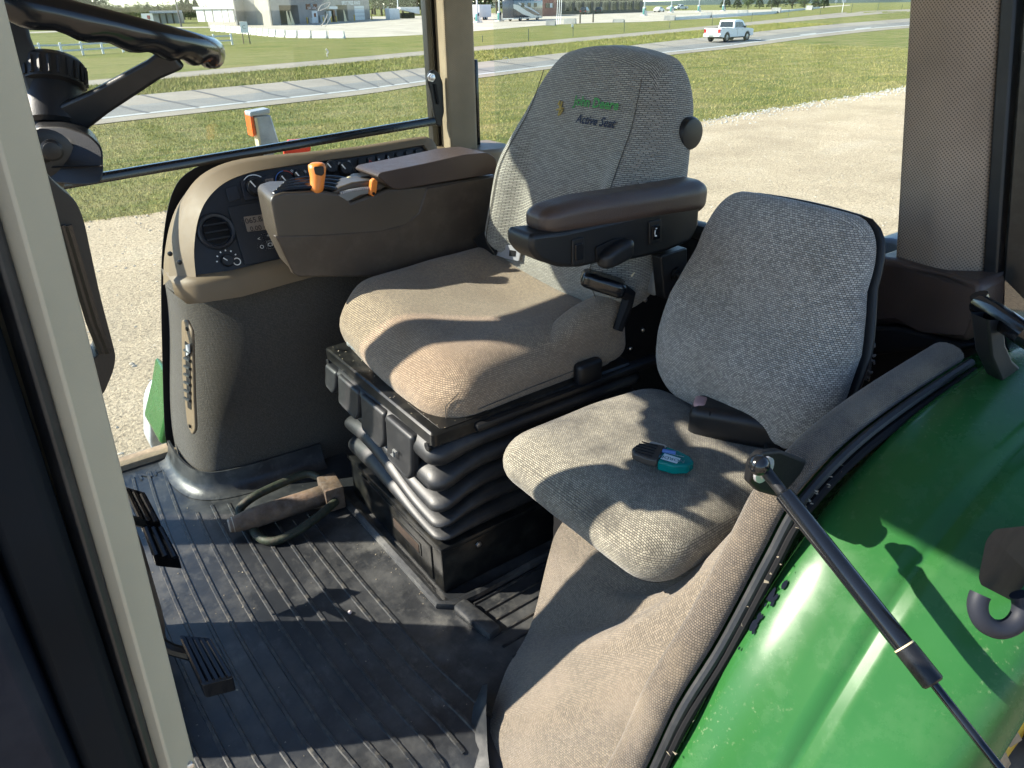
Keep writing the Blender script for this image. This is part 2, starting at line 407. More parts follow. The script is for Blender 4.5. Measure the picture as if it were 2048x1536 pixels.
# rear wall below the window, rear window, right window, roof
B().box((1.46, .42, -.25), (1.50, 2.2, .66), .005).out('rear_panel', M_blackm, cab)
B().box((1.455, .62, .66), (1.50, 2.1, .70), .01).out('rear_window_seal', M_black, cab)
B().box((1.470, .60, .70), (1.476, 2.12, 1.64)).out('rear_glass', M_glass, cab)
B().box((-.30, 2.150, .03), (1.262, 2.156, 1.62)).out('side_glass', M_glass, cab)
B().box((-.4, 2.12, -.05), (1.3, 2.18, .018), .006).out('sill', M_dirt, cab)
B().box((-.46, .46, -.2), (-.42, 2.19, .06), .01).out('front_panel', M_blackm, cab)
B().box((-.46, 2.1, -.2), (-.38, 2.19, 1.66), .02).out('post', M_tan, cab)
roof = B().box((-.42, .40, 1.64), (1.62, 2.26, 1.80), .05, 3).out('roof', M_roofo, cab)
B().box((-.38, .46, 1.60), (1.5, 2.2, 1.637), .01).out('headliner', M_roof, roof)
# black dotted border of the side glass around the console
edge = [(352, 905), (338, 870), (332, 700), (330, 560), (335, 470), (350, 400), (380, 355), (450, 322), (520, 306)]
eo = spline([ony(x-8, y-8 if y < 420 else y, 2.146) for x, y in edge], 4); ei = spline([ony(x+26, y+22 if y < 420 else y, 2.146) for x, y in edge], 4)
B().loft([eo, ei, [p+V((0, -.003, 0)) for p in ei], [p+V((0, -.003, 0)) for p in eo], eo], closed=False).out('glass_border', M_blackm, cab)
# window rail with its slotted bracket
r1 = ony(880, 240, 2.10); r0 = ony(205, 355, 2.10); r0 = r1+(r0-r1)*((r1.x+.39)/(r1.x-r0.x))
rail = B(); d = (r1-r0).normalized(); n2 = V((0, 0, 1))
rail.loft([[p+V((0, -.004, .012)), p+V((0, .012, .012)), p+V((0, .012, -.012)), p+V((0, -.008, -.012)), p+V((0, -.008, .004))] for p in (r0, r1)])
rl = rail.out('window_rail', M_gloss, cab, bev=.003)
bp = [(855, 160), (858, 145), (868, 138), (879, 146), (886, 165), (889, 225), (886, 236), (884, 254), (874, 252), (868, 225), (862, 185)]
B().prism(rpoly([ony(x, y, 2.09) for x, y in bp], .008), (0, .012, 0)).out('rail_bracket', M_black, rl, bev=.003)
B().prism(rpoly([ony(x, y, 2.085) for x, y in [(868, 168), (873, 168), (879, 208), (875, 209)]], .002), (0, .004, 0)).out('slot', M_blackm, rl)
bc = ony(863, 155, 2.085); B().lathe(bc, -Y_, [(-.004, .013), (.002, .013), (.002, .009), (.009, .009), (.010, .007)], 6).out('bolt', M_steel, rl)
# near front post (left edge of the picture)
fp = thing('front_post', 'slanting front door post, pale beige strip beside glossy black', 'post', (0, .5, -.3))
def shear(xy, z0=-.35, z1=1.70, k=.045, zr=.9):
    return [[V((x+k*(z-zr), y, z)) for x, y in xy] for z in np.linspace(z0, z1, 6)]
B().loft(shear([(-.003, .475), (.004, .469), (.014, .487), (.024, .50), (.022, .58), (-.03, .60), (-.02, .5)])).out('inner_strip', M_postb, fp, bev=.002)
B().loft(shear([(-.004, .474), (-.010, .468), (-.016, .48), (-.016, .52), (-.004, .52)], k=.042)).out('rubber_seal', M_rubber, fp, bev=.002)
B().loft(shear([(-.017, .47), (-.022, .458), (-.05, .452), (-.055, .47), (-.055, .56), (-.017, .56)], k=.03)).out('jamb', mat('jamb_black', (.006, .008, .011), .6, spec=.08), fp, bev=.004)
B().loft(shear([(-.056, .462), (-.062, .44), (-.16, .43), (-.16, .52), (-.056, .52)], k=.01)).out('door_pillar', mat('dark_blue_paint', (.006, .010, .02), .5, dust=.06, rvar=.05, spec=.15, dustcol=(.2, .22, .25), vs=5), fp, bev=.006)
tb = V((0, .47, 0)); b_ = B()
sp_ = ony(378, 1530, .494); b_.lathe(sp_, (0, -1, 0), [(0, .004), (.003, .004), (.004, .002)], 12)
b_.out('screw', M_steel, fp)
# grab handle behind the front post: black loop
gh = thing('grab_handle', 'black ribbed loop grab handle beside the front post', 'handle', (.03, .62, .78))
YH = .62
outer = [(60, 310), (118, 375), (152, 400), (168, 440), (200, 590), (232, 712), (228, 740), (203, 800), (150, 790), (60, 640)]
inner = [(60, 425), (98, 425), (112, 445), (135, 510), (166, 610), (198, 695), (197, 712), (180, 720), (128, 620), (84, 480)]
O_ = [ony(x, y, YH) for x, y in outer]; I_ = [ony(x, y, YH) for x, y in inner]
O_ = rpoly(O_, .012, 3); I_ = rpoly(I_, .008, 3)
dv = V((0, .03, 0))
B().loft([O_, I_, [p+dv for p in I_], [p+dv for p in O_], O_], cap=False).out('loop', M_black, gh, bev=.005, seg=3)
for k in range(2):
    B().tube([ony(x+k*13, y, YH-.001) for x, y in ((122, 450), (150, 545), (180, 645), (204, 705))], .0032, 6).out('rib', M_gloss, gh)

# ============================================================ FLOOR
fl = thing('floor_mat', 'worn black ribbed rubber floor mat covering the cab floor', 'floor mat', (.4, 1.4, 0))
def floorz(x, y): return -.10*smooth(.84, .62, y)*smooth(.55, .35, x)
nx, ny = 48, 40
gx, gy = np.linspace(-.43, 1.46, nx), np.linspace(.45, 2.125, ny)
loops = [[V((x, y, floorz(x, y))) for x in gx] for y in gy]
B().loft(loops, closed=False).out('mat_sheet', M_mat, fl)
def ribx(x0, y):       # lateral ribs bow towards the front of the cab
    u = (y-1.45)/.7; return x0-.035*(1-u*u)+.05*max(0, (.95-y))*1.2
M_rib = mat('mat_rib', (.02, .022, .025), .4, var=.2, dust=.5, dustcol=(.2, .18, .14), vs=22)
for i in range(23):
    x0 = -.36+i*.041
    y0 = .70 + .06*max(0, (x0-.2)/.3); y1 = 2.08 if x0 < .25 else 1.80
    if x0 > .36: y1 = 1.62
    if x0 > .52: continue
    ys = np.linspace(y0+.02*(i % 2), y1-.03*abs(math.sin(i)), 22)
    rr = B(); L = []
    for y in ys:
        x = ribx(x0, y); z = floorz(x, y)
        L.append([V((x-.0045, y, z)), V((x-.003, y, z+.0035)), V((x+.003, y, z+.0035)), V((x+.0045, y, z))])
    rr.loft(L).out('rib', M_rib, fl)
for i in range(6):
    y = .875+i*.035; x0 = .62; x1 = 1.15
    L = [[V((x, y+.02*(x-.6)-.0035, .0005)), V((x, y+.02*(x-.6)-.002, .004)), V((x, y+.02*(x-.6)+.002, .004)), V((x, y+.02*(x-.6)+.0035, .0005))] for x in np.linspace(x0+.02*(i == 5), x1, 8)]
    B().loft(L).out('rib', M_rib, fl)
lm = Matrix.Translation((.615, 1.0, .012)) @ Matrix.Rotation(R(8), 4, 'Z')
B().box((-.018, -.06, -.012), (.018, .06, .012), .007, 2, lm).out('raised_lug', M_mat, fl)
# raised lip around the seat box
lip = [(.57, 1.62), (.575, 1.09), (.60, 1.072), (.66, 1.068), (1.2, 1.085)]
B().tube([V((x, y, .006)) for x, y in lip], .012, 8).out('lip', M_mat, fl)
fn = plane_fn((.13, 2.04, .004), (-1, .0, 0), (0, -1, 0))
for wd, xo in (('JOHN', .20), ('DEERE', .03)): text(wd, .05, 'embossed_lettering', M_rib, fl, lambda a, b, xo=xo: V((xo-a, 2.055-b, .003)), bold=.0005)
B().lathe(onz(700, 1226, .001), Z_, [(0, .004), (.003, .005), (.006, .003), (.007, .001)], 8).out('pebble', mat('pebble_white', (.45, .38, .36), .8), None)
tag(bpy.data.objects['pebble'], 'tiny pale pebble lying on the ribbed floor mat', 'pebble')

# ============================================================ DRIVER SEAT
ds = thing('driver_seat', 'tan and grey woven driver seat on a black bellows base', 'seat', (.88, 1.37, 0))
# base box
bb = B()
bb.box((.603, 1.118, .0), (1.2, 1.60, .125), .006)
box = bb.out('base_box', M_metal, ds)
B().box((.599, 1.112, .121), (1.21, 1.606, .136), .004).out('rim', M_metal, box)
B().box((.5985, 1.16, .015), (.606, 1.54, .112), .003).out('front_plate', M_metal, box)
B().box((.596, 1.205, .055), (.602, 1.345, .092), .002).out('slot_frame', M_metal, box)
B().box((.5945, 1.212, .061), (.5975, 1.338, .086), .001).out('slot', mat('rusty_inside', (.03, .018, .011), .9, var=.4, vs=40), box)
B().lathe((.70, 1.116, .10), -Y_, [(0, .008), (.004, .007), (.005, .003)], 6).out('bolt', M_steel, box)
# bellows
def rr_loop(x0, x1, y0, y1, r, z, wob=0, n=6):
    pts = []
    for cx, cy, a0_ in ((x1-r, y1-r, 0), (x0+r, y1-r, 90), (x0+r, y0+r, 180), (x1-r, y0+r, 270)):
        for k in range(n+1):
            a = R(a0_+90*k/n); pts.append((cx+r*math.cos(a), cy+r*math.sin(a)))
    # extra points along the sides for the sag
    out = []
    for i, p in enumerate(pts):
        q_ = pts[(i+1) % len(pts)]; dd = math.hypot(q_[0]-p[0], q_[1]-p[1]); m = 12 if dd > .2 else 1
        for k in range(m): t = k/m; out.append((p[0]+(q_[0]-p[0])*t, p[1]+(q_[1]-p[1])*t))
    res = []
    for x, y in out:
        u = (y-(y0+y1)/2)/((y1-y0)/2); front = smooth(x0+.12, x0, x)
        zz = z - wob*.034*front*(math.sin((u+.15)*2.2)) * -1
        res.append(V((x, y, zz)))
    return res
bl = B(); L = []
NB = 5
for i in range(NB*10+1):
    t = i/(NB*10); z = .136+t*(.405-.136)
    ph = (t*NB) % 1.0
    bul = .030*abs(math.sin(math.pi*ph))**.75 - .016
    grow = .008*t
    L.append(rr_loop(.612-bul-grow, 1.19+bul, 1.128-bul-grow, 1.592+bul+grow, .035, z, wob=math.sin(math.pi*t)))
bl.loft(L).out('bellows', M_rubber, ds)
# top plate with sloped front edge, dirt shelf, slots
tp = B()
tp.loft([rpoly([V((x0, y0, z)), V((x0, y1, z)), V((1.16, y1, z)), V((1.16, y0, z))], .012, 3)
         for z, x0, y0, y1 in ((.398, .604, 1.118, 1.652), (.403, .600, 1.113, 1.657), (.428, .600, 1.113, 1.657), (.432, .604, 1.118, 1.652))])
plate = tp.out('top_plate', M_metal, ds)
B().prism(rpoly([V((.67, y, .4325)) for y in ()] or [V((.60+.045, 1.40, .4325)), V((.645, 1.50, .4325)), V((.76, 1.50, .4325)), V((.76, 1.40, .4325))], .006), (0, 0, .002)).out('cut_out', M_blackm, plate)
B().box((.655, 1.395, .434), (.71, 1.455, .446), .004).out('slide_lever', M_black, plate)
B().prism(rpoly([V((.625, 1.12, .4325)), V((.625, 1.27, .4325)), V((.68, 1.23, .4325)), V((.75, 1.12, .4325))], .01), (0, 0, .0015)).out('dust_patch', M_metal, plate)
for y, lab in ((1.575, 0), (1.54, 1)):
    pm = Matrix.Translation((.70, y, .452)) @ Matrix.Rotation(R(14-10*lab), 4, 'Z') @ Matrix.Rotation(R(10), 4, 'Y')
    p_ = B(); p_.soft((.075, .026, .011), (.025, .018, .009), 6, lambda q, pm=pm: pm @ V((q.x, q.y*(1-.25*max(0, q.x/.075)), q.z)))
    p_.out('lever_paddle', M_greyp, ds)
for i in range(4):
    y0 = 1.185+i*.128; y1 = y0+.122; z0 = .292+.016*i
    if i == 3: y0, y1 = 1.572, 1.64
    poly = rpoly([V((.588, y0, .396)), V((.588, y1, .396)), V((.582, y1-.003, z0+.02)), V((.574, y1-.012, z0)), V((.574, y0+.012, z0-.008)), V((.582, y0+.003, z0+.012))], .010)
    B().prism(poly, (.024, 0, 0)).out('flap', M_rubber, ds, bev=.007, seg=3)
for y in (1.135, 1.64): B().lathe((.600, y, .395), -X_, [(0, .010), (.004, .010), (.006, .005)], 12).out('rivet', M_black, ds)
ic = B(); ic.box((.5715, 1.235, .338), (.576, 1.25, .3405)); ic.box((.5715, 1.248, .32), (.576, 1.2505, .34)); ic.box((.5715, 1.25, .32), (.576, 1.262, .3225))
ic.out('seat_symbol', M_greyp, ds)
# side slide cover behind / right rear of bellows top
B().box((.70, 1.10, .405), (1.26, 1.135, .425), .008).out('slide_rail', M_black, ds)
# cushion
def cush(q):
    u, v = q.x/.27, q.y/.285
    z = .492+q.z
    top = smooth(-.02, .075, q.z)
    z += .022*top*(abs(v)**3)*(.3+.7*smooth(-1, .3, u))        # side bolsters
    z -= .022*top*smooth(-.55, -1.0, u) + .012*smooth(-.7, -1, u)
    z += .030*v*1.0 + .008*u
    z -= .012*top*math.exp(-((u-.35)**2+v*v)/.25)
    x = .905+q.x-.012*(1-v*v)*smooth(0, -1, u) + .02*smooth(.6, 1, v)*smooth(0, -1, u)
    y = 1.415+q.y*(1+.02*smooth(0, -1, u))
    z += .003*mnoise.noise(V((x*9, y*9, 0)))*top
    return V((x, y, z))
cu = B().soft((.27, .285, .082), (.085, .10, .08), 26, cush).out('cushion', M_cush, ds, 'tan brown dusty woven seat cushion', ang=80)
k7 = 1-math.cos(R(45))
B().tube([cush(V((-.27+.085*k7-.001, -.285+.10*k7-.001, z))) for z in np.linspace(-.05, .02, 8)]+[cush(V((-.27+.085*k7+.03*t, -.285+.06*k7*(1-t)+.1*k7*.4, .02+.03*t))) for t in (.4, .8)], .0013, 5).out('seam', M_skirt, ds)
B().tube([cush(V((x, -.286, -.01))) for x in np.linspace(-.185, .12, 12)], .0013, 5).out('seam', M_skirt, ds)
def wing(q):
    m = Matrix.Translation((1.01, 1.170, .505)) @ Matrix.Rotation(R(-7), 4, 'Y') @ Matrix.Rotation(R(-4), 4, 'Z')
    t = q.x/.145
    return m @ V((q.x, q.y*(1-.25*smooth(.2, -1, t)), q.z*(1-.5*smooth(.6, -1, t))-.02*smooth(.3, -1, t)))
B().soft((.15, .040, .085), (.05, .034, .035), 14, wing).out('side_bolster', M_cush, ds, ang=80)
B().box((.985, 1.105, .415), (1.06, 1.135, .475), .012, 3).out('cushion_handle', M_black, ds)
# backrest
BW = [(.54, .95), (.62, 1.0), (.85, 1.0), (.93, .93), (1.0, .87), (1.06, .83), (1.12, .78)]
BC = 1.372
def back_front(y, z):
    s_ = (y-BC)
    bol = smooth(.125, .205, abs(s_))*smooth(.58, .66, z)*(1-smooth(.80, .99, z))*.05
    crown = .018*smooth(.95, 1.12, z)
    return 1.085+.25*(z-.55)-bol + crown*0 + .05*(s_/.28)**2*smooth(.9, 1.1, z)
def backq(q):
    z = .828+q.z; sc = interp(BW, z); s_ = q.y*sc; y = BC+s_; z -= .036*(q.y/.277)**2*smooth(.85, 1.1, z)
    f = back_front(BC+s_, z); t = (q.x+.068)/.136
    base = 1.085+.25*(z-.55)
    x = f*(1-t)+(base+.165)*t
    x += -.014*math.cos(s_/.28*1.5)*(1-t)
    return V((x, y, z))
bk = B().soft((.068, .277, .288), (.055, .085, .13), 30, backq).out('backrest', M_back, ds, 'grey ribbed fabric backrest with embroidered lettering', ang=80)
def bsurf(y, z): return V((back_front(y, z)-.014*math.cos((y-BC)/.28*1.5)-.0035, y, z))
cE = onp(1187, 207, (1.19, 1.3, .9), V((1, 0, -.25)))
def emb(cx, cz, k=1): return lambda a, b: bsurf(cx-a, cz+b*.97)
E1 = onp(1187, 207, (1.165, 1.3, .95), V((1, 0, -.25))); E2 = onp(1186, 243, (1.165, 1.3, .95), V((1, 0, -.25))); E3 = onp(1117, 217, (1.165, 1.3, .95), V((1, 0, -.25)))
text('John Deere', .030, 'embroidered_lettering', M_embg, bk, emb(E1.y, E1.z), bold=.0008)
text('Active Seat', .027, 'embroidered_lettering', M_embn, bk, emb(E2.y, E2.z), shear=.25, bold=.0006)
eb = B()
for (a, b, c_, d_) in ((0, -.016, .004, .016), (-.012, -.004, .013, .002), (-.008, .012, .006, -.004), (-.004, .016, -.010, .008), (.004, -.014, .012, -.002)):
    p, q_ = V((E3.x, E3.y-a, E3.z+b)), V((E3.x, E3.y-c_, E3.z+d_))
    eb.tube([bsurf(p.y, p.z), bsurf(q_.y, q_.z)], .0022, 5)
eb.out('embroidered_emblem', M_emby, bk)
def seam(pts, parent, m=M_skirt, r=.0011, nm='seam'): return B().tube(pts, r, 5).out(nm, m, parent)
for sg in (-1, 1):
    seam([bsurf(BC+sg*(.205*interp(BW, z)+.0), z)+V((.0025, 0, 0)) for z in np.linspace(.60, 1.06, 24)], bk)
kx = onx(1383, 268, 1.30)
B().lathe(kx+V((0, .03, 0)), -Y_, [(0, .025), (.008, .034), (.026, .036), (.034, .032), (.036, .024)], 20).out('lumbar_knob', M_black, ds)
# left armrest
YA = 1.03
la0, la1 = ony(1072, 444, YA+.035), ony(1400, 392, YA+.035)
def pad(q):
    t = q.x/.245
    z = la0.z+(la1.z-la0.z)*(t*.5+.5) + q.z*(1.0+.12*smooth(.3, 1, t))+.004 - .01*smooth(-.5, -1, t)*smooth(-.02, .03, q.z)
    return V((la0.x+(la1.x-la0.x)*(t*.5+.5), YA+.045+q.y*(1-.12*smooth(0, -1, t)), z))
arm = B().soft((.245, .046, .033), (.035, .032, .025), 18, pad).out('armrest', M_vinyl, ds, 'near armrest with brown vinyl pad and black switch housing', ang=80)
ho = [(1062, 470), (1061, 500), (1078, 522), (1120, 536), (1160, 536), (1195, 528), (1270, 520), (1330, 505), (1382, 484), (1398, 455), (1402, 400), (1240, 438), (1130, 462)]
B().prism(rpoly([ony(x, y, YA+.004) for x, y in ho], .012), (0, .078, 0)).out('housing', M_black, arm, bev=.010, seg=3)
for cx_, cy_, w_, h_ in ((1157, 503, 24, 52), (1311, 464, 24, 46)):
    P4 = [ony(cx_-w_/2, cy_-h_/2+3, YA), ony(cx_+w_/2, cy_-h_/2-3, YA), ony(cx_+w_/2, cy_+h_/2-3, YA), ony(cx_-w_/2, cy_+h_/2+3, YA)]
    B().prism(rpoly(P4, .004), (0, .008, 0)).out('switch_frame', M_black, arm, bev=.0015)
    m_ = sum(P4, V())/4
    P5 = [m_+(p-m_)*.62+V((0, -.003, 0)) for p in P4]
    B().prism(rpoly(P5, .002), (0, .006, 0)).out('rocker', M_gloss, arm, bev=.001)
sm = ony(1312, 462, YA-.0045)
sb = B(); sb.box((sm.x-.003, sm.y, sm.z-.012), (sm.x-.001, sm.y+.001, sm.z+.002)); sb.box((sm.x-.003, sm.y, sm.z-.012), (sm.x+.004, sm.y+.001, sm.z-.0095)); sb.box((sm.x-.001, sm.y, sm.z+.004), (sm.x+.003, sm.y+.001, sm.z+.006))
sb.out('printed_symbol', M_white, arm)
kc = ony(1226, 506, YA)
B().prism(rpoly([ony(x, y, YA-.001) for x, y in ((1192, 495), (1230, 478), (1262, 478), (1270, 500), (1262, 516), (1195, 528))], .008), (0, .006, 0)).out('knob_recess', M_blackm, arm, bev=.002)
def knb(q): return V((kc.x+q.x*1.0, kc.y-.008+q.y, kc.z+q.z*(1-.2*smooth(0, -1, q.x/.04))+.2*q.x))
B().soft((.042, .018, .022), (.02, .015, .015), 8, knb).out('adjuster_knob', M_black, arm, ang=70)
# bracket plate with bolts under the armrest
bp = [(1280, 520), (1340, 505), (1345, 620), (1300, 720), (1240, 770), (1165, 770), (1180, 700), (1225, 610)]
br = B().prism([ony(x, y, 1.24) for x, y in bp], (0, .012, 0)).out('bracket_plate', M_blackm, ds, bev=.003)
B().prism(rpoly([ony(x, y, 1.05) for x, y in ((1322, 512), (1375, 495), (1372, 590), (1330, 600))], .008), (0, .03, 0)).out('hinge_plate', M_black, ds, bev=.003)
for x, y in ((1352, 548), (1352, 582)): B().lathe(ony(x, y, 1.048), -Y_, [(0, .016), (.005, .016), (.006, .009), (.014, .009), (.015, .005), (.022, .005)], 8).out('bolt', M_metal, ds)
for x, y in ((1278, 585), (1290, 600), (1252, 622), (1230, 645), (1240, 672), (1285, 660), (1260, 697), (1205, 690)):
    B().lathe(ony(x, y, 1.237), -Y_, [(-.002, .006), (.003, .006), (.005, .003)], 8).out('bolt', M_steel, br)
B().prism(rpoly([ony(x, y, 1.233) for x, y in ((1214, 658), (1222, 656), (1222, 690), (1214, 694))], .003), (0, .004, 0)).out('slot', M_greyp, br)
B().soft((.018, .022, .034), (.012, .015, .02), 6, lambda q, c=ony(1309, 560, 1.10): c+q).out('hinge_cap', M_greyp, ds, ang=70)
# buckle at the near side, belt stalk and tongue at the far side
b0 = onz(1165, 568, .60)
bm_ = Matrix.Translation(ony(1206, 566, 1.10)) @ Matrix.Rotation(R(-38), 4, 'Z') @ Matrix.Rotation(R(18), 4, 'Y')
B().soft((.05, .028, .018), (.014, .014, .012), 8, lambda q: bm_ @ V((q.x, q.y*(1-.15*smooth(-.2, -1, q.x/.042)), q.z))).out('belt_buckle', M_gloss, ds, ang=60)
B().tube([ony(1232, 574, 1.10), ony(1258, 590, 1.10), ony(1252, 615, 1.10), ony(1235, 660, 1.10)], [.018, .016, .014, .012], 8).out('belt_webbing', M_blackm, ds)
B().tube([ony(1262, 553, 1.10), ony(1285, 520, 1.10)], .003, 6).out('cable', M_cream, ds)
B().prism(rpoly([onx(x, y, 1.085) for x, y in ((990, 487), (1030, 492), (1041, 500), (1037, 522), (1012, 517), (988, 509))], .004), (.003, 0, 0)).out('belt_tongue', M_plate, ds)
B().prism(rpoly([onx(x, y, 1.083) for x, y in ((1019, 500), (1031, 502), (1030, 513), (1018, 512))], .001), (.001, 0, 0)).out('tongue_slot', M_blackm, ds)
B().prism(rpoly([onx(x, y, 1.08) for x, y in ((945, 478), (985, 450), (998, 487), (990, 512), (958, 498))], .006), (.015, 0, 0)).out('belt_stalk', M_black, ds, bev=.004)
# ---- right armrest with the transmission controls (turns with the seat)
YC = 1.70
bo = [(541, 402), (546, 392), (566, 385), (640, 382), (690, 389), (702, 405), (735, 392), (752, 388), (775, 378), (850, 372), (992, 350), (990, 455), (960, 500), (900, 552), (600, 553), (588, 547), (556, 480), (548, 440)]
ca = B().prism([ony(x, y, YC) for x, y in bo], (.012, .13, .004)).out('control_armrest', M_brown2, ds, 'brown control armrest with orange levers', bev=.010, seg=3)
# lower shell slightly proud, with curved parting line
lo_ = [(550, 472), (640, 470), (760, 462), (812, 448), (838, 425), (853, 376), (992, 352), (990, 455), (960, 500), (900, 553), (600, 554), (587, 548), (556, 482)]
B().prism([ony(x, y, YC-.0025) for x, y in lo_], (.0, .02, 0)).out('lower_shell', M_brown, ca, bev=.0035)
pd = [(754, 352), (762, 345), (850, 327), (930, 309), (975, 305), (993, 316), (994, 347), (935, 356), (800, 379), (784, 377)]
B().prism(rpoly([ony(x, y, YC-.012) for x, y in pd], .012), (0, .13, .0)).out('arm_pad', M_vinyl, ca, bev=.020, seg=5)
B().prism(rpoly([ony(x, y, 1.74) for x, y in ((862, 372), (990, 350), (992, 480), (862, 500))], .01), (0, .1, 0)).out('rear_shell', M_brown, ca, bev=.01)
# fluted black gate in front of the lever
for k in range(4):
    x0 = 549+k*7; y0 = 384-k*6.5
    P_ = spline([ony(x0, y0+8, YC+.015+.022*k), ony(x0+6, y0, YC+.015+.022*k), ony(x0+40, y0-7, YC+.015+.022*k), ony(x0+95, y0-9, YC+.015+.022*k), ony(x0+130, y0-3, YC+.015+.022*k)], 4)
    B().tube(P_, .0065, 8).out('gate_flute', M_gloss, ca)
B().prism(rpoly([ony(x, y, YC+.05) for x, y in ((588, 366), (618, 361), (622, 376), (590, 381))], .003), (0, .05, -.002)).out('gear_label', M_navy2, ca, bev=.002)
gl = B()
for k in range(9):
    p = ony(596+(k % 5)*5, 368+(k//5)*6, YC+.0485); gl.box((p.x-.0015, p.y-.001, p.z-.002), (p.x+.0015, p.y, p.z+.002))
gl.out('gear_numbers', M_white, ca)
B().prism(rpoly([ony(x, y, YC+.03) for x, y in ((560, 390), (570, 380), (640, 378), (680, 388))], .004), (0, .07, 0)).out('gate_plate', M_black, ca, bev=.004)
# shift lever
l0, l1 = ony(632, 386, 1.712), ony(632, 325, 1.725)
ax = (l1-l0); hl = ax.length
prof = [(0, .010, .010), (.06, .0155, .015), (.18, .017, .016), (.26, .0165, .016), (.55, .0185, .018), (.8, .021, .019), (.93, .020, .018), (.985, .013, .012), (1.0, .004, .004)]
rx = V((1, -.35, 0)).normalized(); ry = V((.35, 1, 0)).normalized()
lev = B().loft([ellipse(l0+ax*t+rx*.004*math.sin(t*3), rx*a*1.0, ry*b, 16) for t, a, b in prof]).out('shift_lever', M_orange, ca, ang=60)
B().tube([l0-ax*.18, l0+ax*.05], .006, 8).out('lever_stem', M_steel, ca)
bc = l0+ax*.78-ry*.0185+rx*.006
B().prism(rpoly([bc+rx*a+Z_*b for a, b in ((-.012, .010), (.012, .010), (.011, -.008), (.004, -.013), (-.010, -.008))], .004), -ry*.004).out('lever_button', M_black, ca, bev=.002)
# throttle quadrant
qc = [(664, 386), (680, 374), (705, 365), (735, 361), (760, 364), (775, 372), (762, 381), (735, 389), (704, 404), (690, 392)]
B().prism([ony(x, y, YC+.006) for x, y in qc], (0, .075, 0)).out('throttle_quadrant', M_brown2, ca, bev=.006, seg=3)
B().prism([ony(x, y, YC-.002) for x, y in ((676, 390), (700, 382), (735, 377), (750, 377), (746, 386), (722, 390), (696, 403))], (0, .01, 0)).out('quadrant_face', M_greyp, ca, bev=.002)
tb = B()
for k in range(16):
    t = k/15; p = ony(682+t*60, 386-10*math.sin(t*1.5), YC-.003); tb.box((p.x-.0018, p.y-.002, p.z-.002), (p.x+.0018, p.y+.004, p.z+.003))
tb.out('detent_teeth', M_plate, ca)
tl = [(742, 378), (744, 362), (750, 357), (756, 362), (754, 384), (748, 394), (741, 390)]
B().prism(rpoly([ony(x, y, YC-.014) for x, y in tl], .003), (0, .016, 0)).out('throttle_lever', M_orange, ca, bev=.004)
B().lathe(ony(747, 387, YC-.014), -Y_, [(0, .004), (.002, .004), (.003, .002)], 8).out('pivot_pin', M_blackm, ca)
B().prism(rpoly([ony(x, y, YC+.06) for x, y in ((712, 360), (722, 353), (752, 351), (760, 362), (735, 366))], .003), (0, .05, 0)).out('switch_cap', M_navy2, ca, bev=.003)
B().soft((.008, .006, .010), (.006, .005, .007), 4, lambda q, c=ony(699, 361, YC+.07): c+q).out('cream_button', M_cream, ca, ang=80)

# ============================================================ SIDE CONSOLE
sc = thing('side_console', 'beige framed dashboard side console with dark navy dials and fabric skirt', 'console', (.45, 1.95, 0))
PN = V((0, -.28, .20)).normalized()       # fascia faces the seat and upward
PN = V((0, -1, .42)).normalized(); P0 = V((.4, 1.86, .58))
fo = lambda x, y, o=0: onp(x, y, P0+PN*o, PN)
OD = [-.085, -.085, -.082, -.075, -.06, -.04, -.025, -.015, -.01, -.008, -.008, -.01, -.02]
outer = spline([fo(x, y, OD[i]) for i, (x, y) in enumerate(((338, 545), (340, 500), (350, 440), (368, 392), (400, 352), (450, 326), (520, 312), (600, 305), (720, 292), (835, 274), (858, 276), (872, 290), (886, 330)))], 4)
inner = spline([fo(x, y) for x, y in ((392, 556), (388, 500), (396, 440), (415, 398), (450, 365), (500, 345), (560, 334), (640, 322), (740, 308), (838, 291), (850, 294), (860, 308), (868, 335))], 4)
outer[0] = fo(338, 560, -.085)
back = -PN*.11
ob = [p+back*1.0+V((-.0, .0, 0)) for p in outer]; ib = [p+back*.25 for p in inner]
hood = B().loft([ob, [p-PN*.02 for p in outer], outer, [p+PN*.004 for p in outer and [a.lerp(b, .35) for a, b in zip(outer, inner)]], inner, ib], closed=False).out('surround', M_beige, sc, ang=60)
fas = [p-PN*.012 for p in inner] + [fo(880, 420, -.012), fo(690, 540, -.012), fo(470, 560, -.012)]
B().prism(fas, -PN*.004).out('fascia', M_navy, sc)
# beige band under the fascia
bt = [fo(338, 556, -.08), fo(360, 560, -.03), fo(392, 557, .006), fo(470, 546, .006), fo(600, 512, .006), fo(760, 478, .006), fo(900, 450, .006)]
bd = B(); up_ = bt; dn_ = [V((p.x, p.y, p.z-.058)) for p in bt]; dn_[0].z += .02
outv = -Y_*.022
B().loft([[p+V((0, .05, .004)) for p in up_], [p+outv*.6 for p in up_], [p+outv for p in [a.lerp(b, .25) for a, b in zip(up_, dn_)]], [p+outv for p in dn_], [p+V((0, .06, -.004)) for p in dn_]], closed=False).out('lower_band', M_beige, sc, ang=60)
for x, y in ((341, 507), (360, 524)):
    B().lathe(onx(x, y, onp(x, y, P0, PN).x-.012), (-.7, -.7, 0), [(0, .006), (.004, .006), (.006, .003)], 8).out('bolt', M_metal, sc)
# end cheek of the console towards the windscreen
ck = [outer[0], outer[6], outer[12], outer[18]]
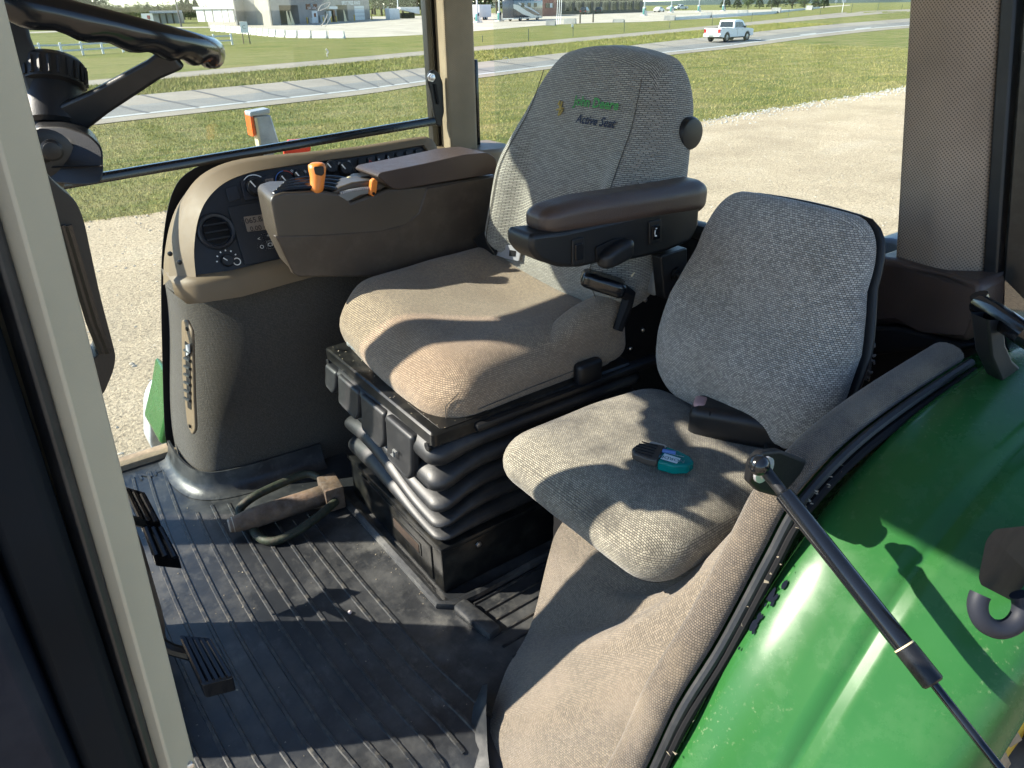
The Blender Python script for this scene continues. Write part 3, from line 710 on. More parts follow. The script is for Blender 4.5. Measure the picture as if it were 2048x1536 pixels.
# fabric skirt
def plan(z):
    t = smooth(0, .56, z)
    A_ = [(.262, 2.14), (.255, 2.03), (.262, 1.93), (.285, 1.875), (.33, 1.845), (.42, 1.83), (.60, 1.82), (.9, 1.82), (1.25, 1.82)]
    Bq = [(.345, 2.14), (.347, 2.07), (.362, 2.01), (.40, 1.96), (.465, 1.915), (.55, 1.875), (.67, 1.855), (.9, 1.85), (1.25, 1.85)]
    wv = math.sin(math.pi*min(1, z/.5))
    pts = [(a[0]*(1-t)+b[0]*t-(.0+.0*wv), a[1]*(1-t)+b[1]*t) for a, b in zip(A_, Bq)]
    return [V((p.x, p.y, z)) for p in spline([V((x, y, 0)) for x, y in pts], 6)]
B().loft([plan(z) for z in np.linspace(0, .57, 20)], closed=False).out('fabric_skirt', M_skirt, sc, ang=80)
# rubber kick lip at the skirt foot
ft = [(.235, 2.10), (.236, 2.0), (.247, 1.92), (.272, 1.862), (.325, 1.828), (.42, 1.812), (.60, 1.80)]
fts = spline([V((x, y, 0)) for x, y in ft], 6)
def offs(pts, d):
    o = []
    for i, p in enumerate(pts):
        a, b = pts[max(0, i-1)], pts[min(len(pts)-1, i+1)]; t = (b-a).normalized(); o.append(p+V((-t.y, t.x, 0))*-d)
    return o
Lz = [(offs(fts, .035), .002), (offs(fts, .014), .008), (fts, .03), (offs(fts, -.006), .065), (offs(fts, -.012), .064)]
B().loft([[V((p.x, p.y, z)) for p in L_] for L_, z in Lz], closed=False).out('kick_lip', M_mat, sc, ang=70)
# air outlet plate on the skirt
def sk(px, py, d=.004): return onp(px, py, V((.29-d, 2.0, .3)), V((1, .05, -.17)).normalized())
av = B().prism(rpoly([sk(x, y, .012) for x, y in ((362, 640), (372, 640), (383, 665), (387, 800), (390, 860), (384, 871), (374, 850), (364, 750))], .012), (.008, 0, 0)).out('air_plate', M_beige, sc, bev=.003)
B().prism(rpoly([sk(x, y, .0135) for x, y in ((369, 682), (379, 690), (382, 820), (375, 815))], .004), (.003, 0, 0)).out('air_slot', M_blackm, av)
for k in range(7):
    B().tube([sk(369, 700+k*16, .017), sk(380, 706+k*16, .016)], .004, 6).out('louvre', M_black, av)
B().prism(rpoly([sk(x, y, .019) for x, y in ((371, 690), (378, 688), (379, 706), (372, 712))], .002), (.002, 0, 0)).out('slider_tab', M_ltgrey, av)
for x, y in ((374, 658), (380, 852)): B().lathe(sk(x, y, .014), -X_, [(0, .006), (.003, .005), (.004, .002)], 8).out('screw', M_metal, av)
# fascia details
O = -.007
ux = (fo(600, 400)-fo(500, 416)).normalized()      # along the console
ux = X_.copy(); uy = (Z_-PN*Z_.dot(PN)).normalized()
def disc(px, py, r, h, name, m, par=sc, o=O, n=20): return B().lathe(fo(px, py, o), PN, [(0, r), (h*.8, r*.96), (h, r*.85)], n).out(name, m, par)
def ring(px, py, r, w_, a0_, a1_, name, m, par=sc, o=O+.0006):
    c = fo(px, py, o); I2, O2 = [], []
    for k in range(25):
        a = R(a0_+(a1_-a0_)*k/24); d_ = ux*math.cos(a)+uy*math.sin(a); I2.append(c+d_*(r-w_)); O2.append(c+d_*r)
    return B().loft([I2, O2], closed=False).out(name, m, par)
def tick(px, py, a, l, w_, name, m, par=sc, o=0): 
    c = fo(px, py, O+o); d_ = ux*math.cos(R(a))+uy*math.sin(R(a)); e = d_.cross(PN)
    return B().prism([c+e*w_, c+d_*l+e*w_, c+d_*l-e*w_, c-e*w_], PN*.001).out(name, m, par)
vent = B().lathe(fo(433, 463, O), PN, [(-.004, .047), (.004, .047), (.008, .043), (.006, .037), (-.004, .033), (-.010, .030)], 32).out('round_vent', M_navy2, sc)
for k in (-1, 0, 1):
    c = fo(433, 463, O+.0)+uy*.018*k
    B().prism([c-ux*.029+uy*.002, c+ux*.029+uy*.002, c+ux*.029-uy*.002, c-ux*.029-uy*.002], PN*.006).out('vane', M_black, vent)
B().lathe(fo(433, 463, O-.001), PN, [(0, .032), (.0005, .031)], 24).out('vent_throat', M_blackm, vent)
B().prism(rpoly([fo(x, y, O-.001) for x, y in ((455, 415), (560, 398), (640, 390), (640, 505), (490, 530))], .004), PN*.003).out('display_panel', M_navy2, sc, bev=.001)
scr = B().prism(rpoly([fo(x, y, O+.002) for x, y in ((487, 434), (560, 424), (570, 454), (495, 464))], .002), PN*.002).out('display_screen', M_lcd, sc)
dc = fo(490, 441, O+.0045)
text('9065.8/51', .020, 'display_digits', M_lcdt, scr, lambda a, b: fo(513, 439.5, O+.0045)+ux*a+uy*b, bold=.0003)
text('0.00 4:0', .018, 'display_digits', M_lcdt, scr, lambda a, b: fo(522, 455, O+.0045)+ux*a+uy*b, bold=.0003)
for x, y, ch in ((518, 478, '<'), (537, 473, '*'), (524, 494, 'O'), (543, 489, 'CH')):
    k_ = B(); c = fo(x, y, O+.002); s_ = .0115; w_ = .0012
    k_.loft([[c+ux*s_*i+uy*s_*j*.9 for i, j in ((-1, -1), (1, -1), (1, 1), (-1, 1))], [c+ux*(s_-w_)*i+uy*(s_*.9-w_)*j for i, j in ((-1, -1), (1, -1), (1, 1), (-1, 1))]], cap=False)
    kb = k_.out('key_outline', M_white, sc)
    text(ch, .014, 'key_symbol', M_white, kb, lambda a, b, c=c: c+PN*.0003+ux*a+uy*b)
# climate row
B().prism(rpoly([fo(x, y, O-.002) for x, y in ((480, 362), (548, 350), (548, 392), (490, 402))], .004), PN*.003).out('dial_panel', M_navy2, sc, bev=.001)
for x, y, r_ in ((511, 374, .026), (572, 362, .022), (598, 352, .017), (662, 335, .019), (691, 338, .021)):
    kn = disc(x, y, r_, .012, 'dial_knob', M_black)
    B().lathe(fo(x, y, O+.012), PN, [(0, r_*.75), (.006, r_*.7), (.007, r_*.5)], 18).out('knob_grip', M_black, kn)
    tick(x, y, 118, r_*.75, .0016, 'pointer', M_white, kn, .0195)
ring(511, 374, .033, .003, -35, 100, 'dial_scale', M_white); ring(511, 374, .033, .0022, 100, 215, 'dial_scale', M_white)
ring(572, 362, .028, .002, 90, 230, 'dial_scale', M_blue); ring(572, 362, .028, .002, -30, 88, 'dial_scale', M_red)
lc = B().prism(rpoly([fo(x, y, O+.001) for x, y in ((530, 359), (546, 356), (548, 374), (533, 377))], .001), PN*.001).out('clock_screen', M_lcd, sc)
text('92', .013, 'display_digits', M_lcdt, lc, lambda a, b: fo(539, 363, O+.0025)+ux*a+uy*b)
text('01', .013, 'display_digits', M_lcdt, lc, lambda a, b: fo(540.5, 372, O+.0025)+ux*a+uy*b)
for x, y in ((585, 345), (611, 346), (679, 330), (699, 326), (672, 340)):
    text('*', .02, 'printed_symbol', M_white, sc, lambda a, b, x=x, y=y: fo(x, y, O+.001)+ux*a+uy*b)
kn = disc(455, 521, .016, .010, 'dial_knob', M_black); tick(455, 521, 135, .012, .0012, 'pointer', M_white, kn, .0105)
for k in range(6): tick(455, 521, 175-k*30, .004, .0016, 'dial_mark', M_white, sc, .0) .location = tuple(ux*math.cos(R(175-k*30))*.024+uy*math.sin(R(175-k*30))*.024)
ring(474, 523, .010, .0025, 0, 360, 'gear_symbol', M_white)
for k in range(7):
    x = 722+k*19; y = 330-k*3.1
    f_ = B().prism(rpoly([fo(x-7, y-12, O-.001), fo(x+7, y-14, O-.001), fo(x+8, y+14, O-.001), fo(x-6, y+16, O-.001)], .003), PN*.006).out('rocker_switch', M_navy2 if k % 3 else M_black, sc, bev=.0015)
    if k in (2, 3):
        text('0\n0\no' if k == 3 else 'w\n4\nz', .011, 'printed_symbol', M_white, f_, lambda a, b, x=x, y=y: fo(x, y+2, O+.0058)+ux*a+uy*b)
    if k == 1: text('\u25b3', .018, 'printed_symbol', M_red, f_, lambda a, b, x=x, y=y: fo(x, y-2, O+.0058)+ux*a+uy*b)
B().prism(rpoly([fo(x, y, O-.003) for x, y in ((450, 378), (472, 370), (482, 398), (458, 405))], .003), PN*.003).out('blank_cover', M_navy2, sc, bev=.001)

# ============================================================ PASSENGER SEAT
ps = thing('passenger_seat', 'grey woven fold-down passenger seat beside the near fender', 'seat', (.90, .80, 0))
def pcush(q):
    u, v = q.x/.215, q.y/.225
    z = .398+q.z+.004*mnoise.noise(V((q.x*8, q.y*8, 3)))
    z += .006*smooth(0, .05, q.z)*(1-u*u)*(1-v*v)-.008*smooth(-.6, -1, u)
    x = .905+q.x; y = .80+q.y*(1-.05*smooth(0, 1, u))
    return V((x-.02*smooth(.2, -1, v)*0, y, z))
B().soft((.225, .232, .052), (.075, .075, .05), 24, pcush).out('cushion', M_passc, ps, 'grey woven passenger cushion with dark stains', ang=80)
def rrl(hx, hy, r_, n=6):
    o = []
    for cx, cy, a0_ in ((hx-r_, hy-r_, 0), (-hx+r_, hy-r_, 90), (-hx+r_, -hy+r_, 180), (hx-r_, -hy+r_, 270)):
        o += [(cx+r_*math.cos(R(a0_+90*k/n)), cy+r_*math.sin(R(a0_+90*k/n))) for k in range(n+1)]
    return o
B().tube([pcush(V((x, y, -.018))) for x, y in rrl(.2195, .2265, .072)], .0014, 5, closed=True).out('seam', M_skirt, ps)
B().loft([[V((.905+x, .80+y, z)) for x, y in rrl(.19-(z < .33)*.02, .195-(z < .33)*.02, .05)] for z in (.32, .335, .352)]).out('seat_pan', M_blackm, ps)
PW = [(.44, .84), (.50, .96), (.58, 1.0), (.66, .99), (.72, .91), (.76, .85), (.82, .83), (.88, .84), (.95, .84)]
def pbx(z): return 1.045+.25*(z-.42)
def pback(q):
    z = .668+q.z; sc_ = interp(PW, z); y = .772+q.y*sc_; z -= .012*(q.y/.222)**2*smooth(.7, .88, z)
    t = (q.x+.05)/.10; s_ = q.y/.222
    lum = .035*math.exp(-((z-.60)/.09)**2)*(1-.5*s_*s_)
    f = pbx(z)-lum - .010*(1-s_*s_) + .03*smooth(.75, .92, z)*s_*s_
    return V((f*(1-t)+(pbx(z)+.075)*t, y, z))
B().soft((.05, .212, .212), (.045, .075, .085), 24, pback).out('backrest', M_pass, ps, 'grey woven passenger backrest', ang=80)
def pshell(q):
    z = .668+q.z; sc_ = interp(PW, z); y = .770+q.y*sc_; t = (q.x+.02)/.04; z -= .012*(q.y/.222)**2*smooth(.7, .88, z)
    return V((pbx(z)+.066+.016*t+.0, y, z))
B().soft((.02, .212, .206), (.015, .07, .08), 14, pshell).out('back_shell', M_black, ps, ang=80)
# net pocket behind the backrest: cords hanging at the near edge
for k in range(5):
    u = k/4
    B().tube(spline([onp(1708+4*u+8, 605, V((1.19+.012*k, .6, .75)), X_), onp(1722+u*8, 650+u*3, V((1.21+.012*k, .6, .7)), X_), onp(1738+u*4, 705, V((1.21+.012*k, .6, .6)), X_), onp(1728+u*10, 760, V((1.19+.012*k, .6, .55)), X_)], 5), .0022, 5).out('net_cord', M_skirt, ps)
nets = B()
for j in range(9):
    t = j/8; y_ = 618+t*135
    a_ = onx(1712+22*math.sin(t*2.6), y_, 1.19); b_ = onx(1724+26*math.sin(t*2.6), y_+8, 1.25)
    B().tube([a_, (a_+b_)/2+V((0, -.006, .004*(-1)**j)), b_], .0022, 5).out('net_cord', M_skirt, ps)
# buckle at the hinge of the passenger seat
bm2 = Matrix.Translation(onz(1483, 848, .475)) @ Matrix.Rotation(R(-58), 4, 'Z')
def bku(q):
    t = q.x/.095
    return bm2 @ V((q.x, q.y*(1-.12*smooth(0, -1, t)), q.z*(1-.25*smooth(.2, 1, t))+.006*math.cos(t*1.5)))
bk2 = B().soft((.098, .044, .034), (.02, .02, .018), 12, bku).out('belt_buckle', M_black, ps, ang=60)
B().soft((.012, .020, .005), (.006, .008, .004), 4, lambda q: bm2 @ V((q.x-.082, q.y, q.z+.033))).out('release_button', mat('faded_red', (.35, .22, .22), .5), bk2, ang=70)
B().box((-.06, -.039, -.004), (-.057, .039, .034), .001, 1, bm2).out('part_line', M_blackm, bk2)
B().prism([onz(x, y, .45) for x, y in ((1520, 880), (1560, 868), (1580, 905), (1530, 915))], (0, 0, .02)).out('belt_webbing', M_blackm, ps, bev=.004)
# support post under the seat
B().box((.80, .72, .0), (1.05, .98, .36), .02).out('support_box', M_blackm, ps)

# clip on the cushion
cm = Matrix.Translation(onz(1325, 925, .462)) @ Matrix.Rotation(math.atan2(-.10, .07)+R(14), 4, 'Z')
cp = thing('bag_clip', 'teal and black plastic spring clip lying on the passenger cushion', 'clip', tuple(cm.translation))
cxd = (onz(1388, 945, .46)-onz(1262, 915, .46)); clen = cxd.length/2; cx_ = cxd.normalized(); cy_ = Z_.cross(cx_); cc = onz(1325, 928, .46)
def cl(a, b, c): return cc+cx_*a*clen+cy_*b*.034+Z_*c
def sect(pts, z0, z1): return [[cl(a, b, z0) for a, b in pts], [cl(a, b, z1) for a, b in pts]]
B().loft(sect([(-.05, -.9), (.45, -.95), (.85, -.6), (.97, -.1), (.8, .3), (.4, .6), (-.05, .75)], .004, .024)).out('body', M_teal, cp, bev=.004, seg=3)
B().loft(sect([(-.97, -.3), (-.85, -.75), (-.4, -.95), (-.05, -.95), (-.05, .7), (-.5, .65), (-.85, .35)], .010, .026)).out('upper_grip', M_clipd, cp, bev=.004, seg=3)
B().loft(sect([(-.75, .75), (-.6, 1.35), (-.1, 1.3), (.1, .9), (-.3, .7)], .002, .016)).out('lower_grip', M_clipg, cp, bev=.005, seg=3)
for k in range(5): B().tube([cl(-.88+.05*abs(k-2), -.6+k*.27, .0265), cl(-.25, -.68+k*.27, .0265)], .0013, 5).out('grip_groove', M_blackm, cp)
B().loft(sect([(.0, -.62), (.52, -.72), (.56, -.18), (.04, -.05)], .0242, .0246)).out('printed_band', mat('band_pale', (.55, .68, .72), .5, var=.02), cp)
text('NORDER', .0125, 'printed_name', mat('band_ink', (.05, .16, .2), .5), cp, lambda a, b: cl(.28-a/clen, -.42-b/.034, .0249), bold=.0002)
text('www.nordersupply.com', .0042, 'printed_address', M_white, cp, lambda a, b: cl(.28-a/clen, .02-b/.034, .0249))
B().tube([cl(-.05, .1, .026), cl(.35, .15, .026)], .004, 8).out('spring', M_blue, cp)
tt = B()
for k in range(8): p = cl(.15+k*.1, .66-k*.06*(1+k*.05), .016); tt.box(p-V((.002, .002, .004)), p+V((.002, .002, .004)))
tt.out('teeth', M_plate, cp)

# ============================================================ STEERING
sw = thing('steering_wheel', 'black steering wheel with finger grips and a single visible spoke', 'steering wheel', (.12, 1.30, 1.1))
WD = 1.03
at = lambda x, y, d: CAM+ray(x, y)*d
wc = at(80, 22, WD); tip = at(424, 105, WD-.04)
ra = (tip-wc); RR = ra.length*.83; e1 = ra.normalized(); vr = ray(80, 22).normalized()
e2 = (vr - e1*vr.dot(e1)).normalized(); wn = e1.cross(e2); wn = wn if wn.z > 0 else -wn
e2 = (e2+wn*.0).normalized()
rim = B(); L = []; NR = 120; nn = 14
for k in range(NR):
    a = 2*math.pi*k/NR; c = wc+(e1*math.cos(a)+e2*math.sin(a))*RR; rd = (e1*math.cos(a)+e2*math.sin(a))
    grip = .0028*(math.cos(a*26))
    L.append([c+rd*.018*math.cos(2*math.pi*j/nn)+wn*(.021*math.sin(2*math.pi*j/nn)+(grip if math.sin(2*math.pi*j/nn) < -.3 else 0)) for j in range(nn)])
L.append(L[0]); rim.loft(L, True, False).out('rim', M_gloss, sw, ang=70)
hb = at(112, 200, WD); axh = (at(104, 130, WD)-at(112, 235, WD)).normalized()
top = at(106, 136, WD-.01)
B().lathe(top, axh, [(-.026, .034), (-.025, .039), (.005, .040), (.011, .035), (.014, .022), (.0145, .003)], 28).out('hub_cap', M_black, sw)
for k in range(22):
    a = 2*math.pi*k/22; u = axh.orthogonal().normalized(); w_ = axh.cross(u); d_ = u*math.cos(a)+w_*math.sin(a)
    B().tube([top+d_*.0396-axh*.022, top+d_*.0396+axh*.002], .003, 5).out('cap_rib', M_black, sw)
B().lathe(at(112, 250, WD), axh, [(-.005, .034), (.0, .040), (.06, .0385), (.092, .036)], 24).out('hub', M_black, sw)
def spoke(p0, p1, w0, w1, name='spoke'):
    d_ = (p1-p0).normalized(); s1 = d_.cross(vr).normalized(); s2 = d_.cross(s1)
    B().loft([[p0+d_*(p1-p0).length*t+s1*w_*i+s2*.010*j for i, j in ((-1, -1), (1, -1), (1, 1), (-1, 1))] for t, w_ in ((0, w0), (.3, w0*.75), (.8, w1), (1, w1*1.3))]).out(name, M_black, sw, bev=.004)
spoke(at(138, 240, WD-.01), at(352, 112, WD-.03), .022, .013)
spoke(at(100, 232, WD-.01), at(22, 38, WD-.06), .02, .014)
st = thing('steering_column', 'black steering column shroud with a stalk above the brown pedestal', 'steering column', (-.02, 1.3, 0))
cz = [(70, 252), (130, 252), (178, 268), (206, 296), (207, 350), (200, 368), (165, 372), (60, 362)]
B().prism(rpoly([at(x, y, WD-.07) for x, y in cz], .010), vr*.10).out('shroud', M_black, st, bev=.008, seg=3)
B().tube([at(98, 335, WD-.075), at(206, 332, WD-.075)], .0012, 4).out('shroud_seam', M_blackm, st)
B().lathe(at(96, 306, WD-.078), -vr, [(0, .030), (.004, .031), (.006, .026), (.007, .020)], 24).out('stalk_collar', M_black, st)
B().tube([at(88, 312, WD-.085), at(96, 306, WD-.10), at(104, 300, WD-.13)], [.009, .009, .010], 10).out('stalk', M_black, st)
B().lathe(at(104, 299, WD-.13), -vr, [(-.004, .012), (.006, .013), (.008, .010), (.012, .010), (.013, .006)], 18).out('stalk_knob', M_black, st)
B().tube([at(100, 245, WD), at(85, 262, WD)], .03, 12).out('neck', M_black, st)
pede = [(0, -.115, 1.335, .16, .15), (.10, -.115, 1.335, .175, .16), (.26, -.110, 1.335, .172, .16), (.36, -.092, 1.33, .15, .15), (.5, -.065, 1.32, .115, .13), (.65, -.038, 1.305, .09, .11), (.82, -.005, 1.285, .07, .09), (.94, .03, 1.265, .055, .07), (1.02, .075, 1.25, .045, .055)]
B().loft([ellipse((x, y, z), V((a, 0, 0)), V((0, b, 0)), 28) for z, x, y, a, b in pede]).out('pedestal', M_brown, st, ang=70)

# ============================================================ PEDALS
def pedal(name, label, px, z0, z1, nr, parent_pts):
    t = thing(name, label, 'pedal', tuple(onz(*px[0], 0)))
    return t
def pad_quad(t, A_, Bq, C_, D_, nr, nm='pad', thick=.03):
    A_, Bq, C_, D_ = map(V, (A_, Bq, C_, D_)); n_ = (Bq-A_).cross(D_-A_).normalized()
    if n_.dot(CAM-A_) < 0: n_ = -n_
    p_ = B().prism(rpoly([A_, Bq, C_, D_], .006), V((0, .004, -thick))).out(nm, M_gloss, t, bev=.002)
    for k in range(nr):
        u = (k+.5)/nr
        a_, b_ = A_.lerp(Bq, u).lerp(D_.lerp(C_, u), .06)+n_*.001, A_.lerp(Bq, u).lerp(D_.lerp(C_, u), .94)+n_*.001
        B().tube([a_, b_], .0052, 6).out('tread_rib', M_gloss, p_)
bpd = thing('brake_pedal', 'split pair of black ribbed brake pedals beside the brown pedestal', 'pedal', (.08, 1.5, .1))
pad_quad(bpd, onz(246, 972, .30), onz(290, 985, .29), onz(322, 1046, .235), onz(280, 1046, .24), 3)
pad_quad(bpd, onz(282, 1050, .235), onz(324, 1050, .23), onz(360, 1118, .17), onz(305, 1112, .18), 3)
B().tube([onz(300, 1050, .22), onz(262, 1040, .26), (-.05, 1.42, .42)], .010, 8).out('pedal_arm', M_metal, bpd)
cpd = thing('clutch_pedal', 'single black ribbed clutch pedal nearest the door', 'pedal', (.08, 1.1, .1))
pad_quad(cpd, onz(358, 1270, .22), onz(420, 1276, .21), onz(468, 1356, .15), onz(404, 1372, .155), 5, thick=.035)
B().tube([onz(385, 1310, .155), onz(345, 1300, .17), (-.02, 1.18, .24), (-.08, 1.2, .4)], .011, 8).out('pedal_arm', M_metal, cpd)

# ============================================================ HITCH PIN ON THE FLOOR
hp = thing('hitch_pin', 'rusty steel drawbar pin with a worn green bent handle, lying on the mat', 'hitch pin', (.42, 1.63, 0))
h0, h1 = onz(458, 1052, .034), onz(662, 985, .040); hd = (h1-h0).normalized()
B().loft([ellipse(h0+hd*t, hd.cross(Z_).normalized()*r_, Z_*r_, 20) for t, r_ in ((0, .016), (.004, .019), (.03, .023), (.05, .026), (.055, .0275), ((h1-h0).length*.97, .0275))]).out('shaft', M_rust, hp, ang=50)
B().loft([ellipse(h0-hd*.001+hd*t, hd.cross(Z_).normalized()*r_, Z_*r_, 20) for t, r_ in ((0, .012), (.0, .0165), (.012, .0205))]).out('worn_tip', M_bare, hp)
sdv = hd.cross(Z_).normalized()
M4 = Matrix((( hd.x, sdv.x, 0, h1.x), (hd.y, sdv.y, 0, h1.y), (0, 0, 1, h1.z), (0, 0, 0, 1)))
B().box((-.024, -.04, -.034), (.026, .04, .036), .004, 2, M4).out('head', M_rust, hp)
hr = spline([h1+hd*.0+sdv*.045+Z_*.0, onz(640, 1030, .035), onz(595, 1062, .022), onz(548, 1082, .012), onz(515, 1072, .012), onz(500, 1040, .016), onz(478, 1022, .03), onz(505, 995, .05), onz(560, 968, .055), onz(612, 948, .06), onz(640, 955, .06), h1-sdv*.03+Z_*.02], 6)
B().tube(hr, .0115, 10).out('handle', M_rustg, hp)

# ============================================================ NEAR SIDE LINER, RAIL, FENDER, STRUT, DOOR
nl = thing('side_liner', 'tan woven liner panel curving up to the padded door sill rail', 'side liner', (.6, .7, 0))
rpx = [(1130, 1700), (1250, 1536), (1330, 1370), (1410, 1240), (1500, 1070), (1555, 970), (1650, 868), (1760, 785), (1900, 697)]
RY = .50
RA = spline([ony(x-14, y-6, RY) for x, y in rpx], 6)
lb = [onz(970, 1700, -.10), onz(985, 1540, -.05), onz(975, 1450, -.01), onz(1010, 1345, .0), onz(1060, 1255, .02), onz(1095, 1120, .16), onz(1115, 1060, .24), onz(1160, 1010, .30), onz(1240, 980, .34)]
LB = spline(lb, 6)
N_ = len(RA)
loops = []
for t in np.linspace(0, 1, 10):
    loops.append([b.lerp(a, t)+V((-.02, -.015, .0))*math.sin(math.pi*t)+V((.0, -.06, -.13))*math.sin(math.pi*t)*smooth(.72, .88, a.x) for a, b in zip(RA, LB)])
B().loft(loops, closed=False).out('liner_panel', M_panel, nl, ang=80)
B().loft([[p+V((.03, .03, -.03)) for p in LB], LB], closed=False).out('liner_edge', M_panel, nl, ang=80)
RC = [p+V((-.004, -.012, -.008)) for p in RA]
def railsec(p, tdir, w_=.028, h_=.018):
    s_ = V((0, -1, 0)); n_ = tdir.cross(s_).normalized(); n_ = n_ if n_.z > 0 or n_.x < 0 else -n_
    return [p+s_*w_*math.cos(a)*(1 if True else 1)+n_*h_*math.sin(a) for a in [2*math.pi*k/14 for k in range(14)]]
loops = []
for i, p in enumerate(RC):
    td = (RC[min(i+1, N_-1)]-RC[max(i-1, 0)]).normalized(); loops.append(railsec(p, td))
B().loft(loops).out('sill_rail', M_rail, nl, ang=80)
for off, r_, m_, nm in (((0, -.040, -.004), .0075, M_rubber, 'bead_seal'), ((0, -.050, -.016), .007, M_blackm, 'rubber_channel')):
    B().tube([p+V(off) for p in RC], r_, 8).out(nm, m_, nl)
# upper brown section of the rail beyond the strut bracket
BK = onz(1545, 935, .60)
bkp = [(1506, 925), (1524, 904), (1562, 900), (1616, 922), (1602, 950), (1562, 996), (1520, 985), (1500, 965)]
B().prism(rpoly([ony(x, y, .458) for x, y in bkp], .006), (.012, .02, -.01)).out('strut_bracket', mat('bracket_black', (.006, .006, .007), .55, spec=.3, bump=.15, bs=700), nl, bev=.008, seg=3)
# bellows-lip of the mat against the liner foot
B().loft([[onz(905, 1600, -.08), onz(915, 1500, -.06), onz(935, 1440, -.02), onz(962, 1385, .0)], [onz(935, 1600, -.05), onz(945, 1500, -.03), onz(955, 1420, .02), onz(965, 1370, .03)], [onz(985, 1600, -.02), onz(975, 1500, .0), onz(972, 1420, .05), onz(975, 1368, .06)]], closed=False).out('mat_upturn', M_mat, fl, ang=80)

fd = thing('rear_fender', 'glossy green curved rear fender beside the door opening', 'fender', (.8, .3, .2))
prof = [(.30, -.55), (.36, -.33), (.44, -.10), (.53, .09), (.60, .21), (.68, .33), (.76, .43), (.84, .515), (.93, .575), (1.05, .622), (1.2, .645), (1.4, .655), (1.7, .63), (2.0, .52)]
PF = spline([V((x, 0, z)) for x, z in prof], 5)
def fsec(y, off, dx=0):
    o = []
    for i, p in enumerate(PF):
        t = (PF[min(i+1, len(PF)-1)]-PF[max(0, i-1)]).normalized(); n_ = V((-t.z, 0, t.x))
        o.append(V((p.x+n_.x*off+dx, y-.0*i, p.z+n_.z*off)))
    return o
def ycr(base, k): return base
rows = [(.500, -.055), (.470, -.052), (.455, -.045), (.440, -.020), (.430, -.006), (.415, .0), (.38, .003), (.34, .0), (.315, -.004), (.300, -.004), (.295, -.010), (.285, -.012), (.272, -.008), (.262, -.010), (.23, -.014), (.19, -.020), (.16, -.030), (.14, -.045), (.128, -.07), (.122, -.10)]
B().loft([fsec(y, o) for y, o in rows], closed=False).out('fender_skin', M_green, fd, ang=55)
B().loft([fsec(.122, -.10), fsec(.124, -.13), fsec(.16, -.13)], closed=False).out('fender_lip', M_green, fd, ang=55)
M_chip = mat('chipped_primer', (.006, .008, .014), .9, var=.2, spec=.05)
for k in range(17):
    py = 1060+random.random()*150; px = 1580-(py-1010)*.48+random.gauss(0, 7)+4
    c = ony(px, py, .437)
    i = min(range(len(PF)), key=lambda i: abs(PF[i].x-c.x)); s_ = random.uniform(.002, .0065)
    tt_ = (PF[i+1]-PF[i]).normalized(); n_ = V((-tt_.z, 0, tt_.x))
    yy = .424+random.gauss(0, .003); c = V((PF[i].x, yy, PF[i].z))+n_*(-.004+.004*min(1, max(0, (.43-yy)/.015)))+tt_*random.uniform(-.01, .01)
    yv = V((0, -1, 0)); nn_ = n_.copy()
    if nn_.dot(CAM-c) < 0: nn_ = -nn_
    B().prism([c+nn_*.0035+tt_*s_*math.cos(a)*1.4*random.uniform(.7, 1.2)+yv*s_*.6*math.sin(a) for a in np.linspace(0, 5.6, 8)], nn_*.0004).out('paint_chip', M_chip, fd)
# strut
gs = thing('gas_strut', 'black gas strut running from the sill bracket to the open door', 'gas strut', (.8, .48, .6))
s0 = V((.785, .455, .605)); s0 = ony(1528, 938, .44); s1 = ony(1868, 1368, .178); s2 = ony(2000, 1536, .095)
sd = (s1-s0).normalized()
B().tube([s0+sd*.035, s0+sd*.04, s1-sd*.03], [.006, .0115, .0115], 16).out('cylinder', M_gloss, gs)
B().tube([s1-sd*.044, s1-sd*.043, s1-sd*.002, s1], [.0118, .0126, .0126, .0105], 16).out('end_collar', M_black, gs)
B().tube([s1-sd*.0455, s1-sd*.0435], .0121, 16).out('seal_ring', M_cream, gs)
B().tube([s1-sd*.02, s2, s2+(s2-s1)*1.4], .0048, 10).out('rod', M_gloss, gs)
B().tube([s0-sd*.002, s0+sd*.038], [.008, .0075], 10).out('socket_neck', M_black, gs)
bl_ = ony(1518, 930, .437)
t_ = bmesh.new(); bmesh.ops.create_uvsphere(t_, u_segments=18, v_segments=12, radius=.0138, matrix=Matrix.Translation(bl_))
bb_ = B(); bb_._merge(t_); bb_.out('ball_socket', M_gloss, gs)
B().lathe(ony(1525, 938, .454), -Y_, [(0, .019), (.004, .019), (.005, .012), (.008, .011)], 20).out('washer', M_plate, gs)

# door, swung open to the right of the picture
dr = thing('cab_door', 'open cab door edge with black tube handle and window corner', 'door', (1.2, .3, .6))
def dp(x, y, k=.36): return ony(x, y, k)
B().tube([ony(1962, 612, .44), ony(1990, 628, .40), ony(2048, 668, .34), ony(2120, 712, .30)], [.017, .0175, .0175, .0175], 16).out('grab_tube', M_gloss, dr)
B().tube([onx(1958, 590, 1.30), ony(1966, 612, .46)], .014, 12).out('tube_socket', M_gloss, dr)
B().lathe(ony(1945, 628, .5), (-.8, -.6, 0), [(0, .006), (.02, .006), (.02, .011), (.03, .011)], 10).out('hinge_bolt', M_metal, dr)
fr = [(1976, 640), (1984, 715), (2004, 762), (2052, 806), (2200, 910)]; f2 = [(2008, 640), (2012, 690), (2026, 722), (2066, 758), (2200, 850)]
B().loft([[ony(x, y, .38) for x, y in fr], [ony(x, y, .38) for x, y in f2], [ony(x, y, .38)+V((.01, .03, 0)) for x, y in f2], [ony(x, y, .38)+V((.01, .03, 0)) for x, y in fr], [ony(x, y, .38) for x, y in fr]], closed=False).out('door_frame', M_rubber, dr, bev=.004)
